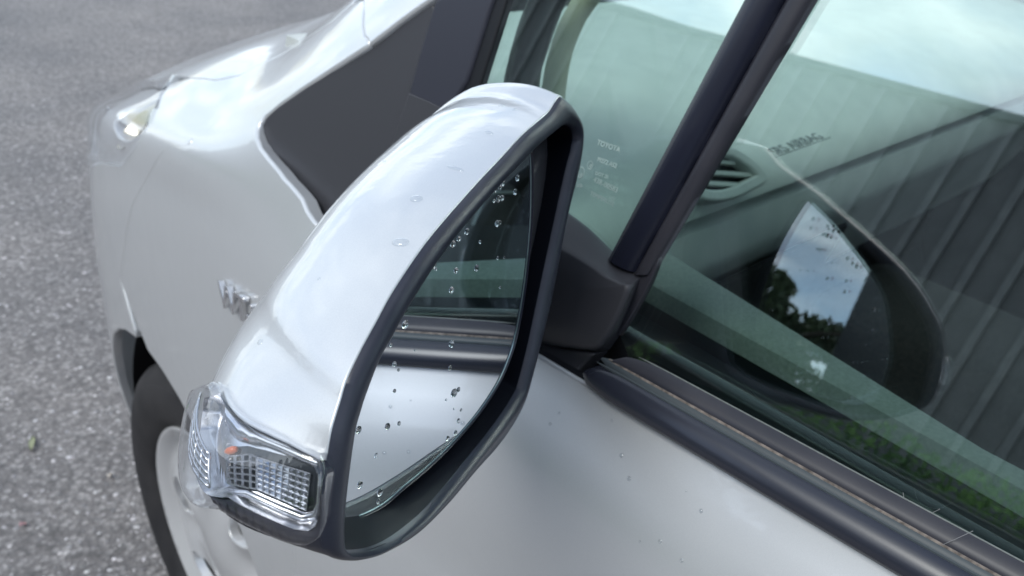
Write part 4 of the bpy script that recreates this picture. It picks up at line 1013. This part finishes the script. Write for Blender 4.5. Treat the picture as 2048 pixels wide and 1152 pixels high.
# ------------------------------------------------------------------ glass markings
QP = Plane(G.at(G.pix((1200, 320))), GN0)
def etch(body, px0, px1, h, name='etched_marking'):
    a, b = hitpl(px0, QP.P+GN0*.0014, GN0), hitpl(px1, QP.P+GN0*.0014, GN0); d = (a-CAM)@FW
    return textmesh(name, body, h*d/F_PX*1.25, a, b-a, np.cross(GN0, b-a), M['print_white'], CAR, ext=.00002)
etch('TOYOTA', (1193, 289), (1242, 306), 12); etch('M272 AS2', (1194, 322), (1245, 341), 10); etch('DOT 20', (1190, 349), (1240, 366), 8)
etch('43R-00583', (1186, 363), (1238, 388), 12); etch('TEMPERLITE', (1179, 390), (1225, 412), 10); etch('117', (1217, 398), (1232, 404), 8)
for (x, y, r) in ((1161, 345, 11), (1180, 330, 8)):
    c = hitpl((x, y), QP.P+GN0*.0014, GN0); d = (c-CAM)@FW*r/F_PX; ee, ww = QP.e, QP.w
    tube('etched_circle', [c+ee*d*math.cos(a)*.85+ww*d*math.sin(a) for a in np.linspace(0, 6.2832, 25)], d*.07, M['print_white'], CAR, 4)
etch('E4', (1154, 352), (1168, 356), 10); etch('S', (1177, 338), (1185, 341), 12); etch('VP', (1151, 374), (1172, 384), 12)

# ------------------------------------------------------------------ small things
def pl_on_ground(px): return hit(px, 2, 0.0)
def leaflet(name, px, L, W, col, label, cat, ang):
    c = pl_on_ground(px); m = mat(name+'_colour', col, .7); V = []; F = []; n = 8
    for i in range(n+1):
        t = i/n; w_ = W*math.sin(math.pi*min(1, t*1.02))**.7*(.5 if 0 < i < n else .03)
        for s in (-1, 0, 1):
            x, y = (t-.5)*L, s*w_; z = .004+.004*abs(s)+.003*math.sin(t*5)
            V.append((c[0]+x*math.cos(ang)-y*math.sin(ang), c[1]+x*math.sin(ang)+y*math.cos(ang), z))
    k = len(V); V += [(a, b, z-.0008) for a, b, z in V]
    for i in range(n):
        for j in range(2):
            F.append((i*3+j, i*3+j+1, i*3+j+4, i*3+j+3)); F.append((k+i*3+j, k+i*3+j+3, k+i*3+j+4, k+i*3+j+1))
    tag(mesh(name, V, F, m), label, cat)
leaflet('fallen_leaf', (65, 890), .055, .012, (.30, .32, .20), 'pale yellow green leaf lying on the asphalt left of the wheel', 'leaf', 1.2)
leaflet('fallen_petal', (47, 1053), .014, .012, (.50, .30, .31), 'small pink petal on the asphalt near the lower left', 'petal', .4)
leaflet('fallen_petal', (220, 955), .016, .012, (.62, .56, .50), 'small cream petal on the asphalt beside the front tyre', 'petal', .9)
hpath = [offp(p, .016) for p in [(1906, 950), (1880, 985), (1850, 1040), (1815, 1100), (1798, 1128)]]
tag(tube('fine_hair', catmull([offp(p, .0155) for p in [(1946, 1062), (1905, 1081), (1850, 1105), (1800, 1130)]], 6, False), .00014, M['hair'], None, 5), 'fine pale hair lying across the black moulding near the bottom edge', 'hair')
tag(tube('fine_hair', catmull([offp(p, .004) for p in [(1806, 985), (1812, 1010), (1830, 1024), (1856, 1028), (1880, 1018)]], 6, False), .00014, M['hair'], None, 5), 'curled pale hair caught on the rubber window lip', 'hair')
